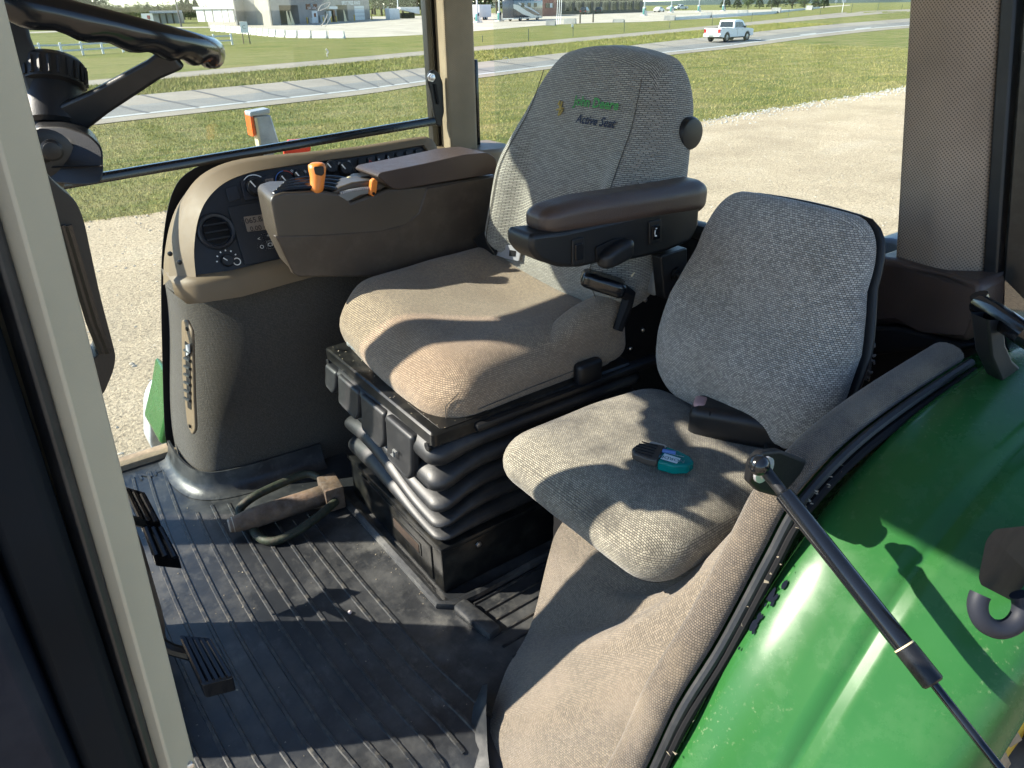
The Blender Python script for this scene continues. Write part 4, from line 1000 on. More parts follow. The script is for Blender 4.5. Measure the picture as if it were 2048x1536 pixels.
B().loft([[ony(2008, 640, .392), ony(2014, 690, .392), ony(2030, 722, .392), ony(2070, 758, .392), ony(2200, 850, .392)], [ony(2010, 560, .392), ony(2050, 600, .392), ony(2080, 640, .392), ony(2120, 660, .392), ony(2200, 740, .392)]], closed=False).out('door_glass', M_glass, dr)
de = ony(2190, 880, .38)
B().tube([ony(2110, 1110, .20), ony(2200, 1060, .25), de], .016, 10).out('door_rail', M_metal, dr)
B().tube([de, de+V((0, -.02, .25)), ony(2120, 712, .30)], .016, 10).out('door_rail', M_metal, dr)
lat = thing('door_latch', 'black door latch block with a grey ring pull above the green fender', 'latch', tuple(ony(2010, 1200, .19)))
lp_ = [(1957, 1155), (1972, 1080), (1990, 1058), (2090, 1048), (2110, 1200), (2030, 1205), (1962, 1170)]
B().prism(rpoly([ony(x, y, .185) for x, y in lp_], .008), ray(2000, 1120).normalized()*.035).out('latch_block', M_blackm, lat, bev=.005)
rc = ony(2000, 1212, .170)
u_, v_ = RT, UP
B().tube([rc+u_*.025*math.cos(a)+v_*.026*math.sin(a) for a in np.linspace(R(150), R(390), 24)], .0105, 12).out('ring_pull', mat('grey_rubber', (.014, .016, .024), .6, spec=.3), lat)
fdm = thing('axle_housing', 'mud caked yellow axle casting just below the green fender lip', 'axle housing', tuple(ony(2010, 1500, .22)))
B().prism(rpoly([ony(x, y, .150) for x, y in ((1968, 1560), (1992, 1478), (2012, 1462), (2070, 1430), (2120, 1500), (2100, 1600))], .008), (.03, .05, -.02)).out('casting', M_yellow, fdm, bev=.01, seg=3)
B().prism(rpoly([ony(x, y, .143) for x, y in ((1960, 1520), (1985, 1490), (2010, 1500), (2030, 1545), (1990, 1570))], .008), (.02, .03, 0)).out('mud_lump', M_dirt, fdm, bev=.008, seg=3)
B().prism(rpoly([ony(x, y, .144) for x, y in ((2000, 1470), (2030, 1455), (2045, 1480), (2020, 1496))], .006), (.02, .03, 0)).out('mud_lump', M_dirt, fdm, bev=.006, seg=3)
# rear wheel below the fender
rw = thing('tractor_tyre', 'muddy tractor rear wheel under the green fender', 'tyre', (1.55, .1, -2.3))
wcx = V((1.56, .45, -1.0))
B().lathe(wcx, -Y_, [(-.1, .75), (-.12, 1.16), (-.02, 1.24), (.28, 1.24), (.36, 1.16), (.34, .75)], 48).out('tyre', M_tyre, rw)
B().lathe(wcx, -Y_, [(.0, .74), (.30, .76), (.33, .72), (.22, .62), (.20, .2), (.26, .16), (.27, .02)], 40).out('rim', M_yellow, rw)
for k in range(44):
    a = 2*math.pi*k/44; sgn = 1 if k % 2 else -1
    d_ = V((math.cos(a), 0, math.sin(a))); e_ = V((-math.sin(a), 0, math.cos(a)))
    yb = wcx.y-.13; p0, p1 = wcx+d_*1.235+V((0, yb-wcx.y, 0)), wcx+d_*1.20+e_*.10+V((0, yb-wcx.y-.22*sgn, 0))
    q_ = e_.lerp(V((0, 1, 0)), .2).normalized()*.022
    B().loft([[p0+q_, p0-q_, p0-q_+d_*.05, p0+q_+d_*.05], [p1+q_, p1-q_, p1-q_+d_*.05, p1+q_+d_*.05]]).out('lug', M_tyre, rw)
# width marker outside the right window
mk = thing('extremity_marker', 'grey folding marker arm with orange and red reflectors outside the side window', 'marker', tuple(ony(545, 300, 2.75)))
YM = 2.75
B().prism([ony(x, y, YM) for x, y in ((508, 232), (542, 230), (562, 295), (528, 330))], (0, .03, .0)).out('arm', M_ltgrey, mk, bev=.006)
B().prism([ony(x, y, YM-.01) for x, y in ((499, 224), (540, 217), (541, 227), (501, 234))], (0, .06, 0)).out('lamp', M_ltgrey, mk, bev=.004)
B().prism([ony(x, y, YM-.004) for x, y in ((499, 225), (505, 225), (513, 270), (507, 274))], (0, .06, 0)).out('orange_reflector', M_orr, mk, bev=.002)
B().prism([ony(x, y, YM-.006) for x, y in ((509, 236), (514, 236), (522, 285), (520, 300))], (0, .04, 0)).out('inner_edge', M_cream, mk)
B().prism([ony(x, y, YM+.04) for x, y in ((567, 296), (577, 280), (612, 277), (622, 281), (621, 302), (570, 320))], (0, .01, 0)).out('red_reflector', M_redr, mk)
B().tube([ony(545, 315, YM), ony(560, 345, YM), ony(640, 420, 2.4), V((.9, 2.2, .3))], .018, 8).out('bracket_tube', M_metal, mk)
# green hood side panel piece low behind the side window
hdp = thing('front_fender', 'pale dusty green front fender edge seen low through the side window', 'fender', tuple(ony(330, 860, 2.4)))
B().prism([ony(x, y, 2.35) for x, y in ((337, 810), (345, 760), (370, 780), (380, 900), (318, 892))], (.0, .25, 0)).out('fender_skin', M_green, hdp, bev=.02, seg=3)
B().prism(rpoly([ony(x, y, 2.72) for x, y in ((300, 810), (318, 778), (350, 770), (350, 930), (300, 900))], .04), (.0, .12, 0)).out('lamp_lens', M_ltgrey, hdp, bev=.02, seg=3)
tl_ = thing('tail_lamp', 'blue grey lamp cap showing beside the near rear post', 'lamp', tuple(onx(1765, 500, 1.9)))
B().prism(rpoly([onx(x, y, 1.75) for x, y in ((1738, 482), (1760, 476), (1800, 480), (1810, 545), (1735, 545))], .02), (.12, 0, 0)).out('lamp_housing', mat('blue_grey_plastic', (.16, .19, .24), .4), tl_, bev=.01)

# crumbs of dry dirt: too small to count
def crumbs(pts, size, m, parent):
    VV, FF = [], []
    for i, p in enumerate(pts):
        r_ = rng.uniform(.5, 1.5)*size; t_ = rng.normal(0, 1, (4, 3)); t_ = t_/np.linalg.norm(t_, axis=1)[:, None]*r_; t_[:, 2] = np.abs(t_[:, 2])*.5
        VV.append(t_+np.array(p[:])); FF += [(4*i, 4*i+1, 4*i+2), (4*i, 4*i+1, 4*i+3), (4*i, 4*i+2, 4*i+3), (4*i+1, 4*i+2, 4*i+3)]
    me = bpy.data.meshes.new('dirt_crumbs'); me.from_pydata(np.concatenate(VV).tolist(), [], FF); me.materials.append(m)
    o = bpy.data.objects.new('dirt_crumbs', me); COL.objects.link(o); adopt(o, parent); o['kind'] = 'stuff'
M_crumb = mat('crumb', (.30, .26, .19), .9, var=.35, vs=60)
pts = []
for _ in range(220):
    x, y = random.uniform(-.1, .58), random.uniform(.75, 2.05)
    pts.append(V((x, y, floorz(x, y)+.001)))
for _ in range(120):
    y = random.uniform(1.1, 1.6); pts.append(V((.585-abs(random.gauss(0, .02)), y, .001)))
crumbs(pts, .0022, M_crumb, fl)
pts = []
for _ in range(26):
    i = random.randrange(4, len(RC)-14); pts.append(RC[i].lerp(RC[i+1], random.random())+V((0, -.048-random.random()*.014, .002+random.random()*.006)))
crumbs(pts, .0042, M_crumb, nl)
crumbs([V((x, y, .434)) for x, y in [(random.uniform(.605, .70), random.uniform(1.12, 1.64)) for _ in range(90)]], .0022, M_crumb, ds)
# dried splashes on the side glass
def smear(pts, r_): B().tube(spline([ony(x, y, 2.1475) for x, y in pts], 4), r_, 5).out('dried_splash', M_white, cab)
smear([(636, 22), (641, 12), (652, 6), (660, 5), (655, 14), (640, 21)], .0012); smear([(642, 52), (650, 40), (655, 28)], .0012); smear([(650, 54), (657, 42), (662, 33)], .0009)
smear([(652, 98), (656, 104), (653, 108)], .0022); smear([(654, 110), (655, 113)], .002); smear([(1005, 118), (1012, 114), (1018, 121), (1010, 125)], .0006)
# ============================================================ GROUND, ROADS
def m_grass(name, cols, sc=1.0, dry=(.30, .25, .11)):
    s = NT(name)
    c = s.ramp(s.noise(.35*sc, 6, .6), [(.3, cols[0]), (.5, cols[1]), (.7, cols[2])])
    d = s.ramp(s.noise(.9*sc, 7, .65, s.co('Object', (.22, 1.1, 1))), [(.42, (0, 0, 0)), (.68, (.75,)*3)])
    c = s.mix(d, c, dry)
    f = s.ramp(s.noise(9*sc, 6, .75), [(.3, (.45,)*3), (.7, (1.35,)*3)])
    c = s.mix(1.0, c, f, 'MULTIPLY')
    s.base(c); s.set(Roughness=.9, Specular_IOR_Level=.15); s.bump(s.noise(14*sc, 5, .7), .8, .12); return s.m
M_grass = m_grass('grass', [(.11, .14, .03), (.16, .18, .045), (.20, .20, .06)])
M_grassg = m_grass('mown_grass', [(.12, .15, .03), (.17, .185, .045), (.21, .20, .06)], 1, (.28, .235, .09))
def m_gravel():
    s = NT('gravel')
    c = s.ramp(s.noise(.5, 6, .6), [(.3, (.44, .345, .235)), (.55, (.55, .435, .30)), (.75, (.61, .495, .36))])
    g = s.ramp(s.noise(26, 8, .8), [(.34, (.35,)*3), (.5, (1.0,)*3), (.66, (1.4,)*3)])
    c = s.mix(1.0, c, g, 'MULTIPLY')
    v = s.n('TexVoronoi'); v.inputs['Scale'].default_value = 16; s.l(s.co(), v.inputs['Vector'])
    st = s.ramp(v.outputs['Distance'], [(.05, (1.25,)*3), (.25, (1,)*3)])
    c = s.mix(1.0, c, st, 'MULTIPLY')
    s.base(c); s.set(Roughness=.95, Specular_IOR_Level=.2)
    n1 = s.bump(s.noise(20, 6, .75), .9, .08); s.bump(s.noise(1.2, 3, .5, s.co('Object', (.3, 1.6, 1))), .4, .12, n1); return s.m
M_gravel = m_gravel()
M_conc = mat('pale_concrete', (.42, .375, .305), .9, spec=.1, var=.18, vs=.35, bump=.3, bs=12)
M_asph = mat('grey_road', (.20, .197, .185), .9, spec=.1, var=.14, vs=.5, bump=.3, bs=14)
M_asph2 = mat('tan_road', (.27, .243, .205), .9, spec=.1, var=.12, vs=.4, bump=.3, bs=14)
M_line = mat('road_white', (.38, .38, .36), .7, var=.1, vs=3); M_tar = mat('tar_joint', (.09, .09, .09), .8, var=.2)
M_shoulder = mat('road_shoulder_tan', (.27, .24, .195), .9, spec=.1, var=.15, vs=.5, bump=.3, bs=14)
M_barr_shade = mat('shaded_barrier', (.26, .26, .25), .9, spec=.1, var=.2, vs=1)  # forecourt barriers: darker concrete, shade of the side facing the camera put into colour
M_barr = mat('concrete_barrier', (.62, .60, .54), .85, var=.15, vs=1.2, bump=.3, bs=20)

def strip(name, near, far, dz, m, label=None, nsub=10, cols=4):
    a = spline([G(*p) for p in near], nsub); b = spline([G(*p) for p in far], nsub)
    loops = []
    for t in np.linspace(0, 1, cols):
        loops.append([V((p.lerp(q, t).x, p.lerp(q, t).y, terr(p.lerp(q, t).x, p.lerp(q, t).y)+dz)) for p, q in zip(a, b)])
    return B().loft(loops, closed=False).out(name, m)
rs = [0.0]+list(sorted(list(np.geomspace(2, 3200, 60))+[75, 200])); na = 200
loops = [[V((r*math.sin(2*math.pi*k/na), r*math.cos(2*math.pi*k/na), terr(r*math.sin(2*math.pi*k/na), r*math.cos(2*math.pi*k/na)))) for k in range(na)] for r in [.01]+rs[1:]]
tag(B().loft(loops, True, False).out('ground', M_grass), kind='structure')
# gravel lot under the tractor
edge = []
for x in np.arange(-70, 160, .35):
    y = 1.166*13.35+.072*x+.30*mnoise.noise(V((x*.6, 0, 0)))+.22*mnoise.noise(V((x*2.3, 5, 0)))
    if x > 15: y += .004*(x-15)
    edge.append((x, y))
def gedge(x): return interp(edge, x)
lot = [[V((x, y*(1-t)+(-70)*t, GZ+.02-.015*(t == 0))) for x, y in edge] for t in (0, .02, .2, 1)]
tag(B().loft(lot, closed=False).out('gravel_lot', M_gravel), kind='structure')
# main road: shoulder, two lanes, lines, joints
near_sh = [(-400, 330), (185, 251), (700, 193), (947, 158), (1400, 104), (1821, 56), (2300, 25)]
near_wh = [(-400, 312), (198, 239), (700, 183), (947, 151), (1400, 98), (1815, 51), (2300, 22)]
midl = [(-400, 285), (198, 219), (700, 168), (947, 139), (1400, 88), (1815, 44), (2300, 18)]
far_e = [(-400, 258), (198, 199), (700, 152), (947, 126), (1400, 76), (1821, 37), (2300, 14)]
tag(strip('road_shoulder', near_sh, near_wh, .025, M_shoulder), kind='structure')
tag(strip('road_lane', near_wh, midl, .029, M_asph), kind='structure')
tag(strip('road_lane', midl, far_e, .025, M_asph2), kind='structure')
def shift(l, d): return [(x, y+d*(.4+1.0*max(0, (y-20))/200)) for x, y in l]
tag(strip('edge_line', shift(near_wh, 1.0), shift(near_wh, -1.0), .034, M_line), kind='structure')
a_, b_ = spline([G(*p) for p in near_wh], 40), spline([G(*p) for p in far_e], 40)
for k in range(42, 240, 7):
    if k >= len(a_)-1: break
    p, q = a_[min(k+5, len(a_)-2)], b_[max(k-3, 0)]; d_ = (a_[k+1]-a_[k]).normalized()*.09
    pts = [p, p.lerp(q, .3)+d_*random.uniform(-1.5, 1.5), p.lerp(q, .6)+d_*random.uniform(-1.5, 1.5), q]
    L = [[V((u.x, u.y, terr(u.x, u.y)+.038)) for u in (v-d_, v+d_)] for v in pts]
    tag(B().loft(L, closed=False).out('road_joint', M_tar), kind='structure')
for k in range(4):
    x0 = 1490+k*110; y0 = interp([(1400, 92), (1815, 47.5), (2300, 19)], x0); x1 = x0+32; y1 = interp([(1400, 92), (1815, 47.5), (2300, 19)], x1)
    tag(strip('lane_dash', [(x0, y0+.8), (x1, y1+.8)], [(x0, y0-.8), (x1, y1-.8)], .036, M_line, nsub=4), kind='structure')
# frontage road
fn_ = [(-400, 236), (164, 174), (700, 126), (947, 103), (1410, 60), (1821, 23), (2100, 12)]
ff_ = [(-400, 222), (164, 163), (700, 116), (947, 94), (1410, 53), (1821, 18.5), (2100, 9)]
tag(strip('frontage_road', fn_, ff_, .025, M_shoulder), kind='structure')
# verge between the roads and the mown bank behind are sheets of their own
tag(strip('mown_bank', shift(ff_, -.6), [(-400, 150), (164, 112), (420, 92), (694, 76), (945, 63), (1330, 42), (1650, 15), (2100, 6)], .012, M_grassg, cols=8), kind='structure')
# service station forecourt
nearc = [(418, 57), (560, 72), (694, 76), (844, 70), (945, 63), (1090, 51), (1200, 46), (1330, 42), (1545, 26), (1650, 15), (1700, 11)]
npts = spline([G(*p) for p in nearc], 6); fpts = []
for p in npts:
    r_ = math.hypot(p.x, p.y); k = max(1.25, 300/r_) if p.x > 60 else max(1.1, 235/r_)
    fpts.append(V((p.x*k, p.y*k, 0)))
loops = [[V((p.lerp(q, t).x, p.lerp(q, t).y, terr(p.lerp(q, t).x, p.lerp(q, t).y)+.03)) for p, q in zip(npts, fpts)] for t in np.linspace(0, 1, 12)]
tag(B().loft(loops, closed=False).out('forecourt', M_conc), kind='structure')
tag(strip('side_road', [(-100, 76), (30, 68.5), (200, 61), (300, 57.5), (440, 55.5)], [(-100, 72), (30, 65.5), (200, 58.5), (300, 55), (440, 53.5)], .03, M_conc), kind='structure')

# ============================================================ GRASS, STONES (uncountable)
def blades(name, label, n, sampler, h0, h1, w_, m):
    P = np.array([sampler() for _ in range(n)]); 
    a = rng.uniform(0, 2*np.pi, n); h = rng.uniform(h0, h1, n)*P[:, 3]; ww = w_*rng.uniform(.6, 1.4, n)*P[:, 3]
    dx, dy = np.cos(a)*ww, np.sin(a)*ww; lx, ly = rng.normal(0, .45, n)*h, rng.normal(0, .45, n)*h
    v = np.empty((n, 3, 3)); v[:, 0] = P[:, :3]-np.c_[dx, dy, np.zeros(n)]; v[:, 1] = P[:, :3]+np.c_[dx, dy, np.zeros(n)]; v[:, 2] = P[:, :3]+np.c_[lx, ly, h]
    me = bpy.data.meshes.new(name); me.vertices.add(3*n); me.vertices.foreach_set('co', v.ravel())
    me.loops.add(3*n); me.loops.foreach_set('vertex_index', np.arange(3*n)); me.polygons.add(n)
    me.polygons.foreach_set('loop_start', np.arange(0, 3*n, 3)); me.update(calc_edges=True); me.materials.append(m)
    o = bpy.data.objects.new(name, me); COL.objects.link(o); return tag(o, label, 'grass', kind='stuff')
def m_blade(name, a, b, c, sc=.5):
    s = NT(name); k = s.ramp(s.noise(sc, 6, .7), [(.35, a), (.5, b), (.66, c)])
    k = s.mix(1.0, k, s.ramp(s.noise(40, 2), [(.3, (.6,)*3), (.7, (1.3,)*3)]), 'MULTIPLY')
    s.base(k); s.set(Roughness=.8, Specular_IOR_Level=.2); return s.m
M_bl = m_blade('grass_blades', (.21, .215, .05), (.36, .31, .10), (.50, .39, .19), .45)
M_bl2 = m_blade('verge_blades', (.19, .23, .05), (.29, .28, .08), (.40, .34, .13), .5)
RSH = [(p.x, p.y) for p in spline([G(*p) for p in near_sh], 6)]; RFE = [(p.x, p.y) for p in spline([G(*p) for p in far_e], 6)]; FNE = [(p.x, p.y) for p in spline([G(*p) for p in fn_], 6)]
def s_field():
    while True:
        x = -4+70*random.random()**1.7; t = random.random(); y0, y1 = gedge(x)-.15, interp(RSH, x)-.2
        y = y0+(y1-y0)*t**1.15
        return (x, y, terr(x, y), .8+.006*math.hypot(x, y))
blades('field_grass', 'dry green grass field between the gravel lot and the road', 150000, s_field, .03, .095, .009, M_bl)
def s_verge():
    x = -2+110*random.random()**1.5; y0, y1 = interp(RFE, x)+.1, interp(FNE, x)-.1; y = random.uniform(y0, y1)
    return (x, y, terr(x, y), 1+.004*math.hypot(x, y))
blades('verge_grass', 'yellowing grass verge between the two roads', 60000, s_verge, .06, .17, .016, M_bl2)
# pale stones along the edge of the gravel lot
ic = bmesh.new(); bmesh.ops.create_icosphere(ic, subdivisions=1, radius=1); iv = np.array([v.co[:] for v in ic.verts]); itr = np.array([[v.index for v in f.verts] for f in ic.faces]); ic.free()
def stones(name, label, n, sampler, m):
    VV, FF = [], []
    for i in range(n):
        x, y, z, s_ = sampler(); sc_ = rng.uniform(.6, 1.3, 3)*s_*np.array([1, 1, .7]); j = iv*rng.uniform(.8, 1.2, (len(iv), 1))
        VV.append(j*sc_+np.array([x, y, z])); FF.append(itr+i*len(iv))
    me = bpy.data.meshes.new(name); me.from_pydata(np.concatenate(VV).tolist(), [], np.concatenate(FF).tolist()); me.materials.append(m)
    o = bpy.data.objects.new(name, me); COL.objects.link(o); return tag(o, label, 'stones', kind='stuff')
def s_st():
    x = random.choice((random.uniform(12, 48), random.uniform(17, 40))); y = gedge(x)-abs(random.gauss(0, .55))+.15
    return (x, y, GZ+.02, random.uniform(.015, .042))
stones('edge_stones', 'pale limestone chippings along the edge of the gravel lot', 1300, s_st, mat('limestone', (.48, .46, .42), .9, var=.2, vs=6))
def s_st2():
    x = random.uniform(-3, 30); y = random.uniform(5, gedge(x)); return (x, y, GZ+.018, random.uniform(.008, .028))
stones('loose_stones', 'loose stones scattered over the gravel lot', 2500, s_st2, mat('loose_stone', (.45, .39, .31), .9, var=.35, vs=9))

# ============================================================ ROADSIDE THINGS
def label_each(pairs): return pairs
def barrier_mesh():
    b = B(); prof_ = [(-.30, 0), (-.30, .10), (-.16, .32), (-.09, .80), (.09, .80), (.16, .32), (.30, .10), (.30, 0)]
    b.prism([V((-1.0, y, z)) for y, z in prof_], (2.0, 0, 0)); return b
bar0 = barrier_mesh().out('concrete_barrier', M_barr, None, bev=.02)
line = spline([G(*p) for p in ((424, 62), (470, 66), (520, 71), (560, 74.5), (620, 76.5), (692, 77))], 20)
cum = [0]
for a, b in zip(line, line[1:]): cum.append(cum[-1]+(b-a).length)
NBAR = 17; used = False
for k in range(NBAR):
    s_ = (k+.5)/NBAR*cum[-1]; i = max(0, min(len(line)-2, next(i for i in range(len(cum)-1) if cum[i+1] >= s_))); d_ = (line[i+1]-line[i]).normalized(); p = line[i]+d_*(s_-cum[i])
    o = bar0 if not used else bar0.copy()
    if used: COL.objects.link(o)
    used = True
    o.location = (p.x, p.y, terr(p.x, p.y)); o.rotation_euler.z = math.atan2(d_.y, d_.x); o.scale = ((cum[-1]/NBAR)/2.35, 1, 1.05)
    w_ = ['first', 'second', 'third', 'fourth', 'fifth', 'sixth', 'seventh', 'eighth', 'ninth', 'tenth', 'eleventh', 'twelfth', 'thirteenth', 'fourteenth', 'fifteenth', 'sixteenth', 'last'][k]
    tag(o, f'pale concrete barrier, {w_} from the left in the row before the wash bays', 'barrier', 'barriers in the row before the wash bays')
M_wallp = mat('white_wall_paint', (.7, .69, .66), .8, var=.08, vs=.6)
wl = [('dark end of a low white kerb wall beside the flag poles', 1092, 1111, 51, 42), ('grey block right of the flag poles', 1128, 1152, 48, 38), ('brown block between the flag poles and the pumps', 1226, 1248, 45, 39), ('dark barrier below the first right hand pump', 1328, 1350, 41, 32), ('dark barrier left of the moving pickup roof', 1401, 1423, 36, 26), ('dark barrier above the moving pickup', 1475, 1495, 31, 21), ('dark barrier below the silver car', 1543, 1561, 26, 16.5), ('smallest dark barrier, rightmost before the lawn', 1612, 1625, 20, 12)]
for lb_, x0, x1, yb, yt in wl:
    a, b = G(x0, yb), G(x1, yb); d_ = (b-a); h_ = (yb-yt)/FPX*((a-CAM).dot(FW))
    t = thing('concrete_barrier', lb_, 'barrier', tuple((a+b)/2), 'barriers along the forecourt edge')
    n_ = V((-d_.y, d_.x, 0)).normalized()
    B().loft([[a-n_*.3, b-n_*.3, b+n_*.3, a+n_*.3], [a-n_*.12+Z_*h_, b-n_*.12+Z_*h_, b+n_*.12+Z_*h_, a+n_*.12+Z_*h_]]).out('block', M_barr_shade, t, bev=.03)
kw = [(1344, 41), (1545, 28), (1640, 16.5)]
lw = thing('low_wall', 'low white kerb wall running behind the dark barriers of the forecourt', 'wall', tuple(G(1400, 36)))
ka = [G(*p) for p in kw]
kn_ = [V((p.x*1.01, p.y*1.01, p.z)) for p in ka]
B().loft([ka, [p+Z_*.55 for p in ka], [p+Z_*.55 for p in kn_], kn_], closed=False).out('wall_body', M_wallp, lw)
# white paddock fence at the left
fpx = [(40, 116), (84, 113.5), (126, 113), (167, 110.5), (207, 107.5), (247, 104.5), (287, 101.5), (324, 98), (360, 95), (394, 92.5), (430, 91.5), (465, 90)]
pf = thing('paddock_fence', 'white two-rail paddock fence on the grass bank', 'fence', tuple(G(126, 113)))
fps = [G(*p) for p in fpx]
for p in fps: B().box((p.x-.09, p.y-.09, p.z-.1), (p.x+.09, p.y+.09, p.z+1.12), .03).out('fence_post', M_wallp, pf)
for a, b in zip(fps, fps[1:]):
    for z in (.45, .9):
        d_ = (b-a).normalized(); n_ = V((-d_.y, d_.x, 0))*.03
        B().loft([[p+n_*s_+Z_*(z+q) for s_, q in ((-1, -.07), (1, -.07), (1, .07), (-1, .07))] for p in (a, b)]).out('fence_rail', M_ltgrey, pf)
# wire fence posts along the frontage road
tp_ = [(965, 84, 72), (1057, 82, 60), (1146, 73, 55), (1248, 65, 43), (1339, 57, 43), (1424, 50, 36), (1503, 43, 28), (1576, 35, 21), (1640, 30, 14), (1702, 26, 9), (1755, 21.5, 6), (1803, 19, 10)]
nm_ = ['leftmost', 'second from the left', 'third from the left', 'fourth from the left', 'fifth from the left', 'sixth from the left', 'left of the silver car', 'below the silver car', 'fourth from the right', 'third from the right', 'second from the right', 'rightmost']
for (x, yb, yt), n__ in zip(tp_, nm_):
    p = G(x, yb); h_ = (yb-yt)/FPX*((p-CAM).dot(FW)); o = B(); o.box((p.x-.03, p.y-.03, p.z-.1), (p.x+.03, p.y+.03, p.z+h_), .008); o.box((p.x-.05, p.y-.045, p.z+h_*.75), (p.x+.05, p.y-.03, p.z+h_*.8))
    tag(o.out('fence_stake', mat('stake_green', (.05, .07, .05), .7) if 'stake_green' not in MATS else MATS['stake_green']), f'thin dark stake beyond the frontage road, {n__}', 'stake', 'stakes along the frontage road')
def sign(name, label, px, yb, yt, bw, bh, m, legs=1, cat='sign', legm=None):
    p = G(px, yb); k = (p-CAM).dot(FW)/FPX; H_ = (yb-yt)*k; t = thing(name, label, cat, tuple(p))
    s_ = V((RT.x, RT.y, 0)).normalized(); W_ = bw*k; hh = bh*k; n_ = V((s_.y, -s_.x, 0))*.05
    if n_.dot(V((p.x, p.y, 0))) > 0: n_ = -n_
    for q in ([0] if legs == 1 else [-.42, .42]):
        c = p+s_*W_*q; B().box((c.x-.05, c.y-.05, c.z-.1), (c.x+.05, c.y+.05, c.z+H_-.05), .01).out('leg', legm or M_tan, t)
    a = p+Z_*(H_-hh)-s_*W_/2+n_
    bd_ = B().prism([a, a+s_*W_, a+s_*W_+Z_*hh, a+Z_*hh], n_).out('board', m, t, bev=.02)
    return t, a+n_, s_, W_, hh
t, a, s_, W_, hh = sign('notice_board', 'white notice board on two brown legs on the grass bank', 494, 88, 48, 15, 20, M_wallp, 2)
text('C', hh*.5, 'board_mark', M_greyp, t, lambda u, v: a+s_*(W_*.5+u)+Z_*(hh*.5+v)+V((-.03, -.06, 0)))
t, a, s_, W_, hh = sign('stop_sign', 'small red stop sign before the far white wall', 301, 50, 33, 6, 6, M_red, 1)
text('STOP', hh*.3, 'sign_lettering', M_white, t, lambda u, v: a+s_*(W_*.5+u)+Z_*(hh*.5+v)+V((-.03, -.06, 0)))
sign('marker_post', 'small white roundel on a stake beyond the frontage road', 1144.5, 58, 49.5, 4.5, 5, M_wallp, 1)
for i, (x, yb, yt, w_, h_, lb_) in enumerate(((1684, 25, -1, 8, 8, 'white sign board on a thin white leg at the lawn corner'), (1649, 9, -4, 6, 9, 'white upright panel on the far lawn, left one'), (1671, 9, -4, 5, 9, 'white upright panel on the far lawn, right one'), (1622, 7, -4, 5, 8, 'narrow white panel beside the far hedge'), (1601, 7, -4, 3, 8, 'thin white post above the smallest dark barrier'))):
    sign('lawn_sign', lb_, x, yb, yt, w_, h_, M_wallp, 1, legm=M_wallp)
def pole(label, px, yb, topx, topy, r_, h=9, m=None, arms=False):
    p = G(px, yb); D = (p-CAM).dot(FW); q = CAM+ray(topx, topy)*D; d_ = (q-p); d_ = d_.normalized()*h if d_.length < h else d_
    t = thing('utility_pole', label, 'pole', tuple(p)); B().tube([p-Z_*.2, p+d_*.5, p+d_], [r_, r_*.9, r_*.75], 8).out('mast', m or M_brown2, t)
    if arms: B().box(p+d_-V((1, .06, .3)), p+d_+V((1, .06, .15))).out('cross_arm', M_brown2, t)
    return p+d_
e1_ = pole('leaning wooden utility pole left of the white building', 363, 54, 351, 0, .16, 10, arms=True)
e2_ = pole('tall grey pole behind the notice board', 486, 49, 481, 0, .1, 11, M_ltgrey)
pole('tall grey pole at the garage corner', 495, 47, 491, 0, .1, 11, M_ltgrey)
pole('grey pole before the trees right of the garage', 797, 38, 795, 0, .12, 10, M_ltgrey)
for i, dx in enumerate((0, 4, 8)): pole(f'slim white flag pole, {("left", "middle", "right")[i]} of the three beside the kerb blocks', 1113+dx, 48, 1115.5+dx, 0, .05, 9, M_wallp)
for i, (x, yb, yt) in enumerate(((1160, 47, 30), (1186, 45, 29))):
    p = G(x, yb); h_ = (yb-yt)/FPX*((p-CAM).dot(FW)); tag(B().box((p.x-.1, p.y-.1, p.z-.1), (p.x+.1, p.y+.1, p.z+h_), .02).out('bollard', M_brown), ('left', 'right')[i]+' one of two dark timber bollards at the forecourt edge', 'bollard', 'dark timber bollards')

# ============================================================ BUILDINGS
M_block = mat('block_wall', (.36, .33, .27), .85, var=.1, vs=.8, bump=.4, bs=4)
M_blockl = mat('block_wall_grey', (.30, .28, .255), .85, var=.1, vs=.8, bump=.4, bs=4)
M_trim = mat('white_trim', (.6, .62, .6), .6, var=.05); M_rooft = mat('grey_green_roof', (.2, .24, .23), .6, var=.1, vs=.5)
M_dark = mat('dark_interior', (.05, .048, .045), .9); M_win = mat('window_dark', (.02, .025, .03), .12, var=.1, rvar=.04)
A, C2, D2 = G(545, 51.5), G(741, 39), G(497, 52)
gb = thing('car_wash', 'tan block car wash with open bays and a dark sign', 'building', tuple(A))
u = V((C2.x-A.x, C2.y-A.y, 0)); Lw = u.length; u.normalize(); nb = V((-u.y, u.x, 0)); nb = nb if nb.dot(A) > 0 else -nb
wz = min(A.z, C2.z, D2.z)-.3; GH = A.z+5.1
def wall_s(px, py=30):
    n_ = V((nb.x, nb.y, 0)); p = onp(px, py, A, n_); return (p-A).dot(u), p.z
def gbox(s0, s1, d0, d1, z0, z1, name, m, par=gb, bev=0):
    P = [A+u*s+nb*d for s, d in ((s0, d0), (s1, d0), (s1, d1), (s0, d1))]
    return B().loft([[V((p.x, p.y, z0)) for p in P], [V((p.x, p.y, z1)) for p in P]]).out(name, m, par, bev=bev)
sb = [wall_s(x)[0] for x in (560, 598, 674, 696)]; zb = wall_s(580, 7)[1]; zb2 = wall_s(684, 13)[1]; zb = zb2 = (zb+zb2)/2
gbox(0, sb[0], 0, .3, wz, GH, 'wall', M_blockl); gbox(sb[1], sb[2], 0, .3, wz, GH, 'wall', M_blockl); gbox(sb[3], Lw, 0, .3, wz, GH, 'wall', M_blockl)
